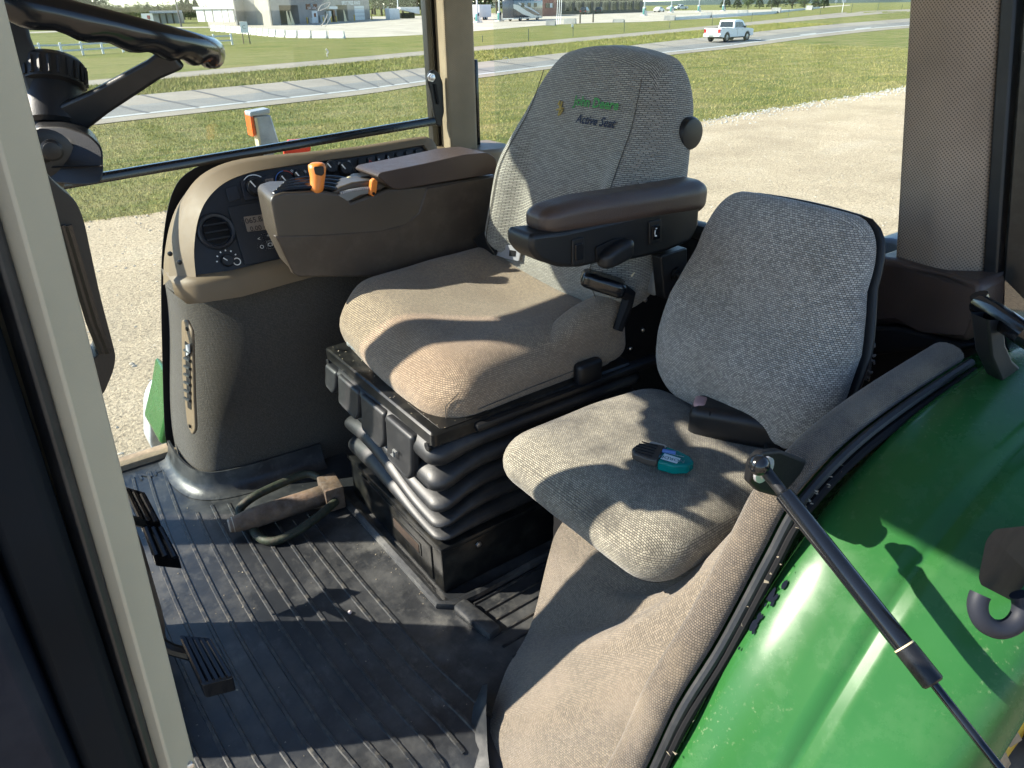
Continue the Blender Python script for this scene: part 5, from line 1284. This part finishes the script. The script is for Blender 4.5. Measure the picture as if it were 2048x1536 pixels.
gbox(sb[0], sb[1], 0, .3, zb, GH, 'lintel', M_blockl); gbox(sb[2], sb[3], 0, .3, zb2, GH, 'lintel', M_blockl)
gbox(0, Lw, 7.5, 7.8, wz, GH, 'wall', M_blockl)
dd_ = ray(497, 50); dd_ = V((dd_.x, dd_.y, 0)).normalized()*(math.hypot(A.x, A.y)*1.055); D2 = dd_
e_ = V((D2.x-A.x, D2.y-A.y, 0)); eL = 9.0; 
P = [A, A+e_, A+e_+u*.3, A+u*.3]
B().loft([[V((p.x, p.y, wz)) for p in P], [V((p.x, p.y, GH)) for p in P]]).out('wall', M_block, gb)
for s in (sb[0]-.2, sb[1], sb[2]-.2, sb[3], Lw-.3): gbox(s, s+.2, .3, 7.5, wz, GH, 'partition', M_blockl)
P = [A-u*.9-nb*.9+e_*1.05, A-u*.9-nb*.9, A+u*(Lw+.8)-nb*.9, A+u*(Lw+.8)+nb*8.5, A+e_*1.05+nb*8.5]
B().loft([[V((p.x, p.y, GH)) for p in P], [V((p.x, p.y, GH+.35)) for p in P]]).out('fascia_board', M_trim, gb)
cen = sum(P, V())/5
B().loft([[V((p.x, p.y, GH+.36)) for p in P], [V((p.x+(cen.x-p.x)*.5, p.y+(cen.y-p.y)*.5, GH+1.8)) for p in P]]).out('roof', M_rooft, gb)
s0, z1 = wall_s(623.5, 25); s1, _ = wall_s(634, 25); dd = gbox(s0, s1, -.06, 0.05, A.z-.1, A.z+2.3, 'door', M_wallp); gbox(s0+(s1-s0)*.3, s1-(s1-s0)*.3, -.08, -.05, A.z+1.2, A.z+1.9, 'pane', M_win, dd)
s0, z1 = wall_s(611, 8); s1, z0 = wall_s(634, 18.5); sg = gbox(s0, s1, -.1, .05, z0, z1, 'sign_board', M_gloss, gb)
sc_c = A+u*(s0+s1)/2+nb*-.12
text('CAR WASH', .62, 'sign_lettering', M_white, sg, lambda a, b: sc_c+u*a+Z_*(z0+(z1-z0)*.25-sc_c.z+b))
tq = B().loft([ellipse(sc_c+Z_*(z0+(z1-z0)*.68-sc_c.z), u*.55, Z_*.38, 14), ellipse(sc_c-nb*.02+Z_*(z0+(z1-z0)*.68-sc_c.z), u*.5, Z_*.34, 14)]).out('sign_emblem', M_greyp, sg)
s0, z1 = wall_s(681, 4.5); s1, z0 = wall_s(722, 8); tcen = A+u*(s0+s1)/2-nb*.04
text('SPOT FREE RINSE', 1.0, 'wall_lettering', M_white, gb, lambda a, b: tcen+u*a*1.05+Z_*(wall_s(701, 6.5)[1]-tcen.z+b), bold=.02)
s0, z1 = wall_s(708, 13); s1, z0 = wall_s(730, 40); gd = gbox(s0, s1, -.05, .05, C2.z-.2, zb2-.2, 'garage_door', M_trim)
for k in range(1, 5): gbox(s0, s1, -.07, -.05, C2.z+k*.75, C2.z+k*.75+.06, 'panel_joint', M_greyp, gd)
s0, z1 = wall_s(650, 13); s1, z0 = wall_s(667, 18); gbox(s0, s1, -1.0, .0, z0, z1, 'awning', M_trim)
for x0, x1, y0, y1, m_, nm in ((650, 657, 22, 44, M_trim, 'vending_unit'), (658, 664, 20, 44, M_win, 'vending_unit'), (616, 620, 36, 47, M_trim, 'vacuum_unit'), (638, 642, 31, 44, M_trim, 'vacuum_unit')):
    s0, z1 = wall_s(x0, y0); s1, z0 = wall_s(x1, y1); gbox(s0, s1, -.9, -.2, A.z-.2, z1, nm, m_)
for k, x in enumerate((603, 636, 652, 662, 699, 734)):
    s0, z1 = wall_s(x-1.6, 36); s1, _ = wall_s(x+1.6, 36); c = A+u*(s0+s1)/2-nb*1.2; B().lathe(V((c.x, c.y, terr(c.x, c.y)-.1)), Z_, [(0, .13), (1.2, .13), (1.28, .06)], 10).out('bollard', M_yellow if 'x' in 'x' else M_yellow, gb)
for x in (563, 570, 678): 
    s0, _ = wall_s(x, 40); c = A+u*s0-nb*1.6; B().loft([[c+V((-.3, 0, -.1)), c+V((.5, .2, -.1)), c+V((.5, .3, -.1)), c+V((-.3, .1, -.1))], [c+V((-.3, 0, 2.4)), c+V((-.1, .1, 2.4)), c+V((-.1, .2, 2.4)), c+V((-.3, .1, 2.4))]]).out('wash_arm', M_cream, gb)
# storage building
Aw, Bw = G(396, 43.5), G(492, 44.5)
Aw, Bw = V((Aw.x, Aw.y, 0)), V((Bw.x, Bw.y, 0)); 
wb = thing('storage_building', 'long low white storage building with dark gaps between its doors', 'building', (Aw.x, Aw.y, terr(Aw.x, Aw.y)))
uw = (Bw-Aw); Lw2 = uw.length; uw.normalize(); nw = V((-uw.y, uw.x, 0)); nw = nw if nw.dot(Aw) > 0 else -nw
zg = terr(Aw.x, Aw.y); kf = ((Aw-CAM).dot(FW))/FPX; hh = 22*kf
def wbox(t0, t1, d0, d1, z0, z1, nm, m): 
    P = [Aw+uw*t+nw*d for t, d in ((t0, d0), (t1, d0), (t1, d1), (t0, d1))]
    return B().loft([[V((p.x, p.y, z0)) for p in P], [V((p.x, p.y, z1)) for p in P]]).out(nm, m, wb)
wbox(0, Lw2, .4, 8, zg-.5, zg+hh, 'wall', M_greyp); wbox(-.5, Lw2+.5, -.3, 8.5, zg+hh, zg+hh+.5, 'roof', M_trim)
cuts = [0, .16, .19, .33, .36, .53, .55, .66, .68, .77, .80, .87, .89, 1.0]
for a_, b_ in zip(cuts[::2], cuts[1::2]): wbox(Lw2*a_, Lw2*b_, .0, .39, zg-.5, zg+hh-.1, 'door_panel', M_wallp)
# low shed with a white gable end
As, Bs = G(286, 47.5), G(362, 47.0)
sh = thing('farm_shed', 'low grey shed with a bright white gable end beyond the stop sign', 'shed', tuple(As))
us = V((Bs.x-As.x, Bs.y-As.y, 0)); kf = (As-CAM).dot(FW)/FPX
for f0, f1, m_, nm in ((0, .3, M_wallp, 'gable_wall'), (.3, 1, M_greyp, 'side_wall')):
    P = [As+us*f0, As+us*f1, As+us*f1+V((2, 5, 0)), As+us*f0+V((2, 5, 0))]; zt = As.z+18*kf
    B().loft([[V((p.x, p.y, As.z-.5)) for p in P], [V((p.x, p.y, zt)) for p in P]]).out(nm, m_, sh)
P = [As+us*.29-V((.5, .5, 0)), As+us*1.02-V((.5, .5, 0)), As+us*1.02+V((2, 6, 0)), As+us*.29+V((2, 6, 0))]
B().loft([[V((p.x, p.y, zt+.02)) for p in P], [V((p.x, p.y, zt+.5)) for p in P]]).out('roof', mat('blue_grey_roof', (.2, .24, .3), .5), sh)
for k in range(1, 4): 
    p = As+us*(.3+.7*k/4)-V((.05, .1, 0)); B().box((p.x-.12, p.y-.1, As.z-.3), (p.x+.12, p.y+.05, zt)).out('post', M_dark, sh)
# brick shop with a long dark front
Ab, Cb = G(1082, 33), G(1113, 31); Db = G(1420, 14)
bs_ = thing('brick_shop', 'red brick shop with a long shaded glass front behind the pumps', 'building', tuple(Ab))
M_brick = mat('red_brick', (.36, .17, .11), .85, var=.15, vs=2, bump=.3, bs=8)
P = [Ab, Cb, Cb+V((5, 9, 0)), Ab+V((5, 9, 0))]; B().loft([[V((p.x, p.y, Ab.z-.5)) for p in P], [V((p.x, p.y, Ab.z+4.4)) for p in P]]).out('brick_wing', M_brick, bs_)
ub = (Cb-Ab); ub.z = 0; ub.normalize(); nbk = V((ub.y, -ub.x, 0)); nbk = nbk if nbk.dot(V((Ab.x, Ab.y, 0))) < 0 else -nbk
wp = lambda x, y: onp(x, y, Ab+nbk*.03, V((nbk.x, nbk.y, 0)))
B().prism([wp(1091, 6), wp(1107, 6), wp(1107, 16), wp(1091, 16)], nbk*.05).out('window', M_win, bs_)
B().prism([wp(1099.5, 6.5), wp(1104, 6.5), wp(1104, 15), wp(1099.5, 15)], nbk*.08).out('poster', M_wallp, bs_)
P = [G(1113, 30), G(1285, 24.5)]; P = [V((p.x*1.02, p.y*1.02, p.z)) for p in P]; dv_ = V((P[0].x, P[0].y, 0)).normalized()*8
Q = [P[0], P[1], P[1]+dv_, P[0]+dv_]
B().loft([[V((p.x, p.y, Ab.z-.5)) for p in Q], [V((p.x, p.y, Ab.z+4.2)) for p in Q]]).out('shop_front', mat('shop_brown', (.075, .065, .055), .8, var=.2, vs=1), bs_)
d_ = (P[1]-P[0]); d_.z = 0; n_ = -dv_.normalized()
for k in range(9):
    a = P[0]+d_*(.08+k*.1); b = a+d_*.075; z0, z1 = Ab.z+.9, Ab.z+3.2
    B().prism([V((a.x, a.y, z0))+n_*.04, V((b.x, b.y, z0))+n_*.04, V((b.x, b.y, z1))+n_*.04, V((a.x, a.y, z1))+n_*.04], n_*.04).out('window', M_win, bs_)
Q = [P[0]+n_*3, P[1]+n_*3, P[1]+dv_, P[0]+dv_, ]
B().loft([[V((p.x, p.y, Ab.z+4.3)) for p in Q], [V((p.x, p.y, Ab.z+5.0)) for p in Q]]).out('roof', M_brown, bs_)

# ============================================================ VEHICLES
M_tyres = mat('car_tyre', (.02, .02, .02), .8); M_wheelm = mat('alloy_wheel', (.25, .25, .26), .35, .8); M_carw = mat('white_car_paint', (.75, .76, .78), .25, var=.02, coat=.5, rvar=.03)
M_lampr = mat('red_lamp', (.4, .01, .01), .25); M_cars = mat('silver_car_paint', (.45, .46, .47), .28, .3, var=.03, coat=.5, rvar=.03); M_carb = mat('black_car_paint', (.02, .022, .025), .2, var=.05, coat=.5, rvar=.03)
M_carbl = mat('pale_blue_paint', (.35, .5, .55), .28, coat=.4)
def wheel(t, x, y, r_=.38, w_=.26):
    sg = 1 if y > 0 else -1
    k = B().lathe((x, y-sg*w_/2, r_), (0, sg, 0), [(0, r_*.6), (0, r_*.93), (.04, r_), (w_-.04, r_), (w_, r_*.93), (w_-.01, r_*.62), (w_-.04, r_*.6), (w_-.05, .02)], 22).out('wheel', M_tyres, t)
    B().lathe((x, y+sg*(w_/2-.05), r_), (0, sg, 0), [(0, r_*.6), (.02, r_*.58), (.03, r_*.2), (.04, .02)], 16).out('rim', M_wheelm, k)
def pickup(name, label, paint, group=None):
    t = thing(name, label, 'pickup', (0, 0, 0), group)
    def pr(pts, y0, y1, nm, m, bev=.04): return B().prism([V((x, y0, z)) for x, z in pts], (0, y1-y0, 0)).out(nm, m, t, bev=bev)
    # side profile with wheel arches
    def arch(cx): return [(cx+.50*math.cos(R(a)), .40+.50*math.sin(R(a))) for a in range(0, 181, 18)]
    low = [(2.92, .55), (2.90, .95), (2.80, 1.10), (1.35, 1.22), (-.70, 1.22), (-2.88, 1.24), (-2.92, .62), (-2.85, .5)]
    pts = low + arch(-1.75)[::-1] + [(-1.2, .42), (1.2, .42)] + arch(1.85)[::-1] + [(2.4, .45)]
    body = pr(pts, -.98, .98, 'body', paint, .05)
    cab_ = [(-.62, 1.20), (-.50, 1.86), (-.38, 1.92), (.75, 1.94), (.95, 1.88), (1.62, 1.22)]
    B().loft([[V((x, -.93+(z-1.2)*.12, z)) for x, z in cab_], [V((x, .93-(z-1.2)*.12, z)) for x, z in cab_]]).out('cabin', paint, t, bev=.05)
    for sg in (-1, 1):
        for pw in ([(-.42, 1.27), (-.36, 1.74), (.12, 1.76), (.12, 1.27)], [(.2, 1.27), (.2, 1.76), (.80, 1.74), (1.25, 1.27)]):
            B().prism([V((x, sg*(.945-(z-1.2)*.12), z)) for x, z in pw], (0, sg*.012, 0)).out('side_window', M_win, t)
        B().box((-2.90, sg*.80-.10, .82), (-2.945, sg*.80+.14, 1.16), .02).out('tail_lamp', M_lampr, t)
        B().box((1.15, sg*1.0-.1, 1.2), (1.33, sg*1.0+.14, 1.4), .04).out('mirror', M_carb, t)
        B().box((2.80, sg*.75-.16, .80), (2.94, sg*.75+.18, 1.0), .03).out('head_lamp', M_trim, t)
        for x in (-1.75, 1.85): wheel(t, x, sg*.88, .41, .27)
        B().box((-.3, sg*.975-.005, 1.05), (-.12, sg*.975+.015, 1.09)).out('door_handle', M_carb, t); B().box((.75, sg*.975-.005, 1.05), (.93, sg*.975+.015, 1.09)).out('door_handle', M_carb, t)
        B().box((-.02, sg*.982-.003, .5), (0, sg*.982+.003, 1.2)).out('door_gap', M_carb, t)
    B().prism([V((-.64+(z-1.2)*.2-.012, y, z)) for y, z in ((-.75, 1.30), (.75, 1.30), (.68, 1.78), (-.68, 1.78))], (-.012, 0, 0)).out('rear_window', M_win, t)
    B().prism([V((1.635-(z-1.2)*1.0, y, z)) for y, z in ((-.78, 1.26), (.78, 1.26), (.68, 1.80), (-.68, 1.80))], (.012, 0, .01)).out('windscreen', M_win, t)
    B().box((-2.80, -.80, 1.225), (-.75, .80, 1.245)).out('bed_floor', M_blackm, t)
    B().box((-2.945, -.66, .72), (-2.91, .66, 1.20), .03).out('tailgate', paint, t)
    B().box((-3.06, -.95, .48), (-2.85, .95, .68), .06).out('rear_bumper', M_trim, t)
    B().box((-3.07, -.25, .52), (-3.05, .25, .66)).out('number_plate', M_greyp, t)
    B().box((2.85, -.9, .45), (3.0, .9, .66), .06).out('front_bumper', M_trim, t)
    B().box((-2.4, -.8, .32), (2.4, .8, .45)).out('chassis', M_blackm, t)
    return t
def place(t, p, head, s_=1): t.location = p; t.rotation_euler.z = head; t.scale = (s_,)*3
tk = pickup('pickup_truck', 'white crew-cab pickup driving along the road', M_carw)
p = G(1456, 83); place(tk, p+Z_*.03, R(6), 1.0)
tp2 = copy_tree(tk); tag(tp2, 'white pickup parked beyond the second pump, facing left', 'pickup'); place(tp2, G(1362, 19.5), R(170), 1)
def car(name, label, paint, suv=False):
    t = thing(name, label, 'car'); h = 1.72 if suv else 1.45
    def arch(cx): return [(cx+.40*math.cos(R(a)), .33+.40*math.sin(R(a))) for a in range(0, 181, 20)]
    low = [(2.25, .5), (2.22, .75), (1.2, .98), (-1.9, 1.02), (-2.25, .9), (-2.28, .5)]
    pts = low+arch(-1.35)[::-1]+[(0, .28)]+arch(1.4)[::-1]
    B().prism([V((x, -.88, z)) for x, z in pts], (0, 1.76, 0)).out('body', paint, t, bev=.06)
    cb = [(-2.15 if suv else -1.8, .98), (-1.95 if suv else -1.1, h-.06), (-.9, h), (.15, h-.02), (1.15, .95)]
    B().loft([[V((x, -.84+(z-1)*.25, z)) for x, z in cb], [V((x, .84-(z-1)*.25, z)) for x, z in cb]]).out('cabin', paint, t, bev=.05)
    for sg in (-1, 1):
        for pw in ([(-1.75 if suv else -1.3, 1.04), (-1.6 if suv else -.95, h-.14), (-.42, h-.1), (-.42, 1.04)], [(-.34, 1.04), (-.34, h-.1), (.1, h-.12), (.8, 1.04)]):
            B().prism([V((x, sg*(.85-(z-1)*.25), z)) for x, z in pw], (0, sg*.012, 0)).out('side_window', M_win, t)
        for x in (-1.35, 1.4): wheel(t, x, sg*.78, .33, .22)
        B().box((-2.30, sg*.65-.15, .72), (-2.22, sg*.65+.15, .86), .02).out('tail_lamp', M_lampr, t)
        B().box((2.15, sg*.65-.15, .66), (2.26, sg*.65+.15, .78), .02).out('head_lamp', M_trim, t)
    B().prism([V((1.17-(z-.95)*1.9*(1 if not suv else 1), y, z)) for y, z in ((-.7, 1.0), (.7, 1.0), (.6, h-.1), (-.6, h-.1))], (.02, 0, .01)).out('windscreen', M_win, t)
    return t
cw = car('sedan', 'white car parked between the first and second right hand pumps', M_carw); place(cw, G(1318, 24.5), R(20))
c_ = car('estate_car', 'black and silver car parked before the dark shop front', M_carb, True); place(c_, G(1170, 29), R(35))
c_ = copy_tree(c_); tag(c_, 'pale blue car half hidden behind the black one at the shop', 'car'); place(c_, G(1198, 27.5), R(40)); c_.children[0].material_slots[0].material = M_carb
c_ = copy_tree(cw); tag(c_, 'dark car with a white front left of the first right hand pump', 'car'); place(c_, G(1272, 24), R(200))
c_ = car('crossover', 'silver car parked alone at the far right of the forecourt', M_cars, True); place(c_, G(1537, 9.5), R(178))
c_ = car('saloon', 'silver car behind the white one at the pumps', M_cars); place(c_, G(1342, 21.5), R(15))
# motorhome
mh = thing('motorhome', 'long dark motorhome with white swoosh stripes at the pumps', 'motorhome', (0, 0, 0))
B().box((-6, -1.25, .55), (6, 1.25, 3.6), .12, 3).out('body', mat('dark_coach_paint', (.03, .035, .045), .22, coat=.5, rvar=.03), mh)
B().box((-5.9, -1.22, .35), (5.9, 1.22, .56)).out('skirt', M_cars, mh)
for sg in (-1, 1):
    def sw_(pts, nm, m): return B().prism([V((x, sg*1.252, z)) for x, z in pts], (0, sg*.012, 0)).out(nm, m, mh)
    sw_([(-6, 2.9), (-4.5, 2.8), (-1, 1.8), (2.5, .9), (5.4, .8), (5.4, .58), (1.0, .58), (-2.5, 1.2), (-6, 2.2)], 'stripe', M_cars)
    sw_([(-4, 3.2), (1, 2.2), (4.5, 1.2), (4.5, 1.05), (1, 1.9), (-4, 2.95)], 'stripe', M_wallp)
    for x in (-3.0, -.4, 2.2): sw_([(x, 2.35), (x+1.3, 2.35), (x+1.3, 3.1), (x, 3.1)], 'window', M_win)
    for x in (-3.2, 3.9): wheel(mh, x, sg*1.12, .5, .3)
B().prism([V((6.0, y, z)) for y, z in ((-1.1, 1.6), (1.1, 1.6), (1.1, 3.2), (-1.1, 3.2))], (.02, 0, 0)).out('windscreen', M_win, mh)
p0, p1 = G(1012, 43.5), G(1078, 39); d_ = p1-p0; place(mh, (p0+p1)/2, math.atan2(d_.y, d_.x), min(1.0, max(.6, d_.length/11.5)))
tr_ = thing('box_trailer', 'white box trailer parked behind the motorhome', 'trailer', (0, 0, 0))
B().box((-2.2, -1.1, .5), (2.2, 1.1, 2.7), .06).out('box_body', M_wallp, tr_); B().box((-2.21, -1.0, .6), (-2.22, 1.0, 2.6)).out('rear_door', M_trim, tr_)
for sg in (-1, 1):
    for x in (-.45, .45): wheel(tr_, x, sg*.98, .36, .24)
place(tr_, G(962, 40), math.atan2(d_.y, d_.x), 1.05)
def pump(label, px, yb, s_=1):
    t = thing('fuel_pump', label, 'fuel pump', (0, 0, 0), 'fuel pumps on the forecourt')
    B().box((-.9, -.55, 0), (.9, .55, .18), .05).out('island', M_barr, t); B().box((-.35, -.28, .18), (.35, .28, 1.75), .04).out('cabinet', M_ltgrey, t)
    B().box((-.26, -.30, 1.15), (.26, -.28, 1.6), .01).out('screen', M_win, t); B().box((-.40, -.2, .3), (-.34, .2, 1.5), .02).out('nozzle_holster', mat('pump_teal', (.05, .22, .2), .5) if 'pump_teal' not in MATS else MATS['pump_teal'], t)
    B().box((-.12, -.12, 1.75), (.12, .12, 4.6), .02).out('canopy_column', M_ltgrey, t)
    B().lathe((.7, -.3, .18), Z_, [(0, .09), (.8, .09), (.85, .04)], 10).out('bollard', M_wallp, t)
    place(t, G(px, yb), R(20), s_)
for x, y, lb_ in ((1288, 31.5, 'fuel pump standing left of the white parked car'), (1342, 25.5, 'fuel pump between the white car and the white pickup'), (1397, 24, 'fuel pump second from the right on the forecourt'), (1446, 22.5, 'rightmost fuel pump, right of the others'), (999, 43, 'green fuel pump at the front of the motorhome'), (955, 45.5, 'fuel pump beside the white box trailer')): pump(lb_, x, y)
mc = thing('white_trailer', 'white machine trailer parked on grass right of the garage', 'trailer', tuple(G(810, 38)))
p = G(786, 38.5); B().box((p.x-1.3, p.y-1, p.z), (p.x+1.3, p.y+1, p.z+2.2), .05).out('cabinet', M_wallp, mc)
p = G(822, 37.5); B().loft([[p+V((-2.6, 0, 1.9)), p+V((-2.6, 1.5, 1.9)), p+V((-2.6, 1.5, 2.4)), p+V((-2.6, 0, 2.4))], [p+V((2.4, 0, .9)), p+V((2.4, 1.5, .9)), p+V((2.4, 1.5, 2.4)), p+V((2.4, 0, 2.4))]]).out('boom', M_wallp, mc, bev=.05)
B().box(p+V((-2.2, .2, .1)), p+V((1.2, 1.3, 1.2)), .1).out('engine', M_blackm, mc)

# ============================================================ TREES, HILLS
M_bark = mat('bark', (.10, .08, .06), .9, var=.3, vs=4)
def m_leaf(name, a, b):
    s = NT(name); s.base(s.ramp(s.noise(1.3, 5, .7), [(.35, a), (.65, b)])); s.set(Roughness=.75, Specular_IOR_Level=.2); return s.m
M_leafs = [m_leaf('leaf_dark', (.025, .045, .018), (.05, .075, .028)), m_leaf('leaf_mid', (.045, .08, .02), (.085, .12, .035)), m_leaf('leaf_yellow', (.09, .12, .025), (.15, .16, .05))]
def crown_mesh(n, conif=False, seed=0):
    r_ = np.random.default_rng(seed); VV = []; 
    cl = [(r_.normal(0, .28, 3)*np.array([1, 1, .8])+np.array([0, 0, .62]), r_.uniform(.12, .24)) for _ in range(26)]
    for i in range(n):
        if conif: 
            z = r_.uniform(.12, 1); rad = (1-z)*.34*r_.uniform(.5, 1.0)+.02; a = r_.uniform(0, 6.28); c = np.array([rad*math.cos(a), rad*math.sin(a), z])
        else:
            cc_, cr = cl[i % len(cl)]; d_ = r_.normal(0, 1, 3); d_ /= np.linalg.norm(d_); c = cc_+d_*cr*r_.uniform(.5, 1)
            c[2] = max(c[2], .14)
        a_ = r_.normal(0, 1, 3); a_ /= np.linalg.norm(a_); b_ = np.cross(a_, r_.normal(0, 1, 3)); b_ /= np.linalg.norm(b_); s_ = r_.uniform(.018, .04)
        VV += [c-a_*s_, c+b_*s_*.8, c+a_*s_, c-b_*s_*.8]
    me = bpy.data.meshes.new('crown'); me.from_pydata([tuple(v) for v in VV], [], [(4*i, 4*i+1, 4*i+2, 4*i+3) for i in range(n)]); return me
CR = [crown_mesh(1500, False, 1), crown_mesh(1500, False, 2), crown_mesh(1100, True, 3)]
tkb = B(); tkb.tube([(0, 0, -.03), (.01, 0, .25), (.0, .01, .55)], [.03, .022, .012], 7)
for a in (0.3, 2.2, 4.1): tkb.tube([(0, 0, .22+.05*a/4), (.12*math.cos(a), .12*math.sin(a), .48), (.22*math.cos(a), .22*math.sin(a), .66)], [.014, .009, .004], 5)
TRK = tkb.out('trunk', M_bark); TRKM = TRK.data; bpy.data.objects.remove(TRK)
CRS = {}
def tree(label, px, r_, h, kind, leaf, rot=0, wid=1.0, group='far trees'):
    d_ = ray(px, 20); d_ = V((d_.x, d_.y, 0)).normalized(); p = V((d_.x*r_, d_.y*r_, 0)); p.z = terr(p.x, p.y)
    t = thing('tree', label, 'tree', (0, 0, 0), group)
    k = (kind, leaf)
    if k not in CRS: m = CR[kind].copy(); m.materials.clear(); m.materials.append(M_leafs[leaf]); CRS[k] = m
    for nm, me in (('trunk', TRKM), ('crown', CRS[k])): o = bpy.data.objects.new(nm, me); COL.objects.link(o); o.parent = t
    t.location = p; t.scale = (h*wid, h*wid, h); t.rotation_euler.z = rot
i = 0
look = ['dark evergreen', 'mid green leafy', 'yellowish green leafy']
ORD = ['first', 'second', 'third', 'fourth', 'fifth', 'sixth', 'seventh', 'eighth', 'ninth', 'tenth', 'eleventh', 'twelfth', 'thirteenth', 'fourteenth', 'fifteenth', 'sixteenth']
def row(x0, x1, n, r0, r1, h0, h1, kinds, where, group, wid=1.2):
    for k in range(n):
        px = x0+(x1-x0)*(k+.5)/n+random.uniform(-.3, .3)*(x1-x0)/n; leaf = random.choice(kinds); kind = 2 if leaf == 0 and random.random() < .6 else random.choice((0, 1))
        tree(f'{look[leaf]} tree, {ORD[k]} from the left {where}', px, random.uniform(r0, r1), random.uniform(h0, h1), kind, leaf, random.uniform(0, 6), wid, group)
row(60, 190, 10, 240, 300, 7, 12, [0, 1, 1], 'in the wood above the steering wheel', 'trees above the steering wheel', 1.3)
row(195, 300, 16, 240, 300, 2.8, 4.2, [0, 1, 2], 'in the belt left of the white gable', 'trees left of the white gable', 1.4)
row(295, 395, 16, 240, 300, 2.8, 4.4, [0, 1, 2], 'in the belt behind the grey shed', 'trees behind the grey shed', 1.4)
row(362, 396, 3, 225, 235, 4.6, 5.4, [0], 'between the grey shed and the white building', 'trees beside the white building', 1.2)
row(738, 850, 12, 250, 330, 11, 16, [0, 1, 1, 2], 'behind the lawn right of the garage', 'trees right of the garage', 1.1)
row(15, 110, 9, 215, 240, 4, 6, [0, 1], 'in the hedge below the wheel rim', 'hedge trees below the wheel rim', 1.5)
row(940, 1090, 9, 260, 320, 9, 14, [0, 1], 'behind the motorhome', 'trees behind the motorhome', 1.2)
row(1440, 1660, 10, 330, 380, 4, 6, [0, 1], 'in the far hedge beyond the pumps', 'far hedge trees', 1.6)
row(390, 500, 10, 300, 360, 2.0, 3.0, [0, 1], 'in the low line behind the white building', 'trees behind the white building', 1.8)
hl = []
for k in range(160):
    a = -1.2+k*.02; r_ = 1900; x, y = r_*math.sin(a), r_*math.cos(a); h = 9+7*mnoise.noise(V((a*6, 0, 0)))+2.5*mnoise.noise(V((a*40, 2, 0)))
    hl.append((x, y, h))
hills = B().loft([[V((x*.97, y*.97, -3)) for x, y, h in hl], [V((x, y, h)) for x, y, h in hl], [V((x*1.1, y*1.1, -3)) for x, y, h in hl]], closed=False).out('hills', mat('wooded_hill', (.05, .075, .06), .9, var=.25, vs=.02)); tag(hills, kind='structure')
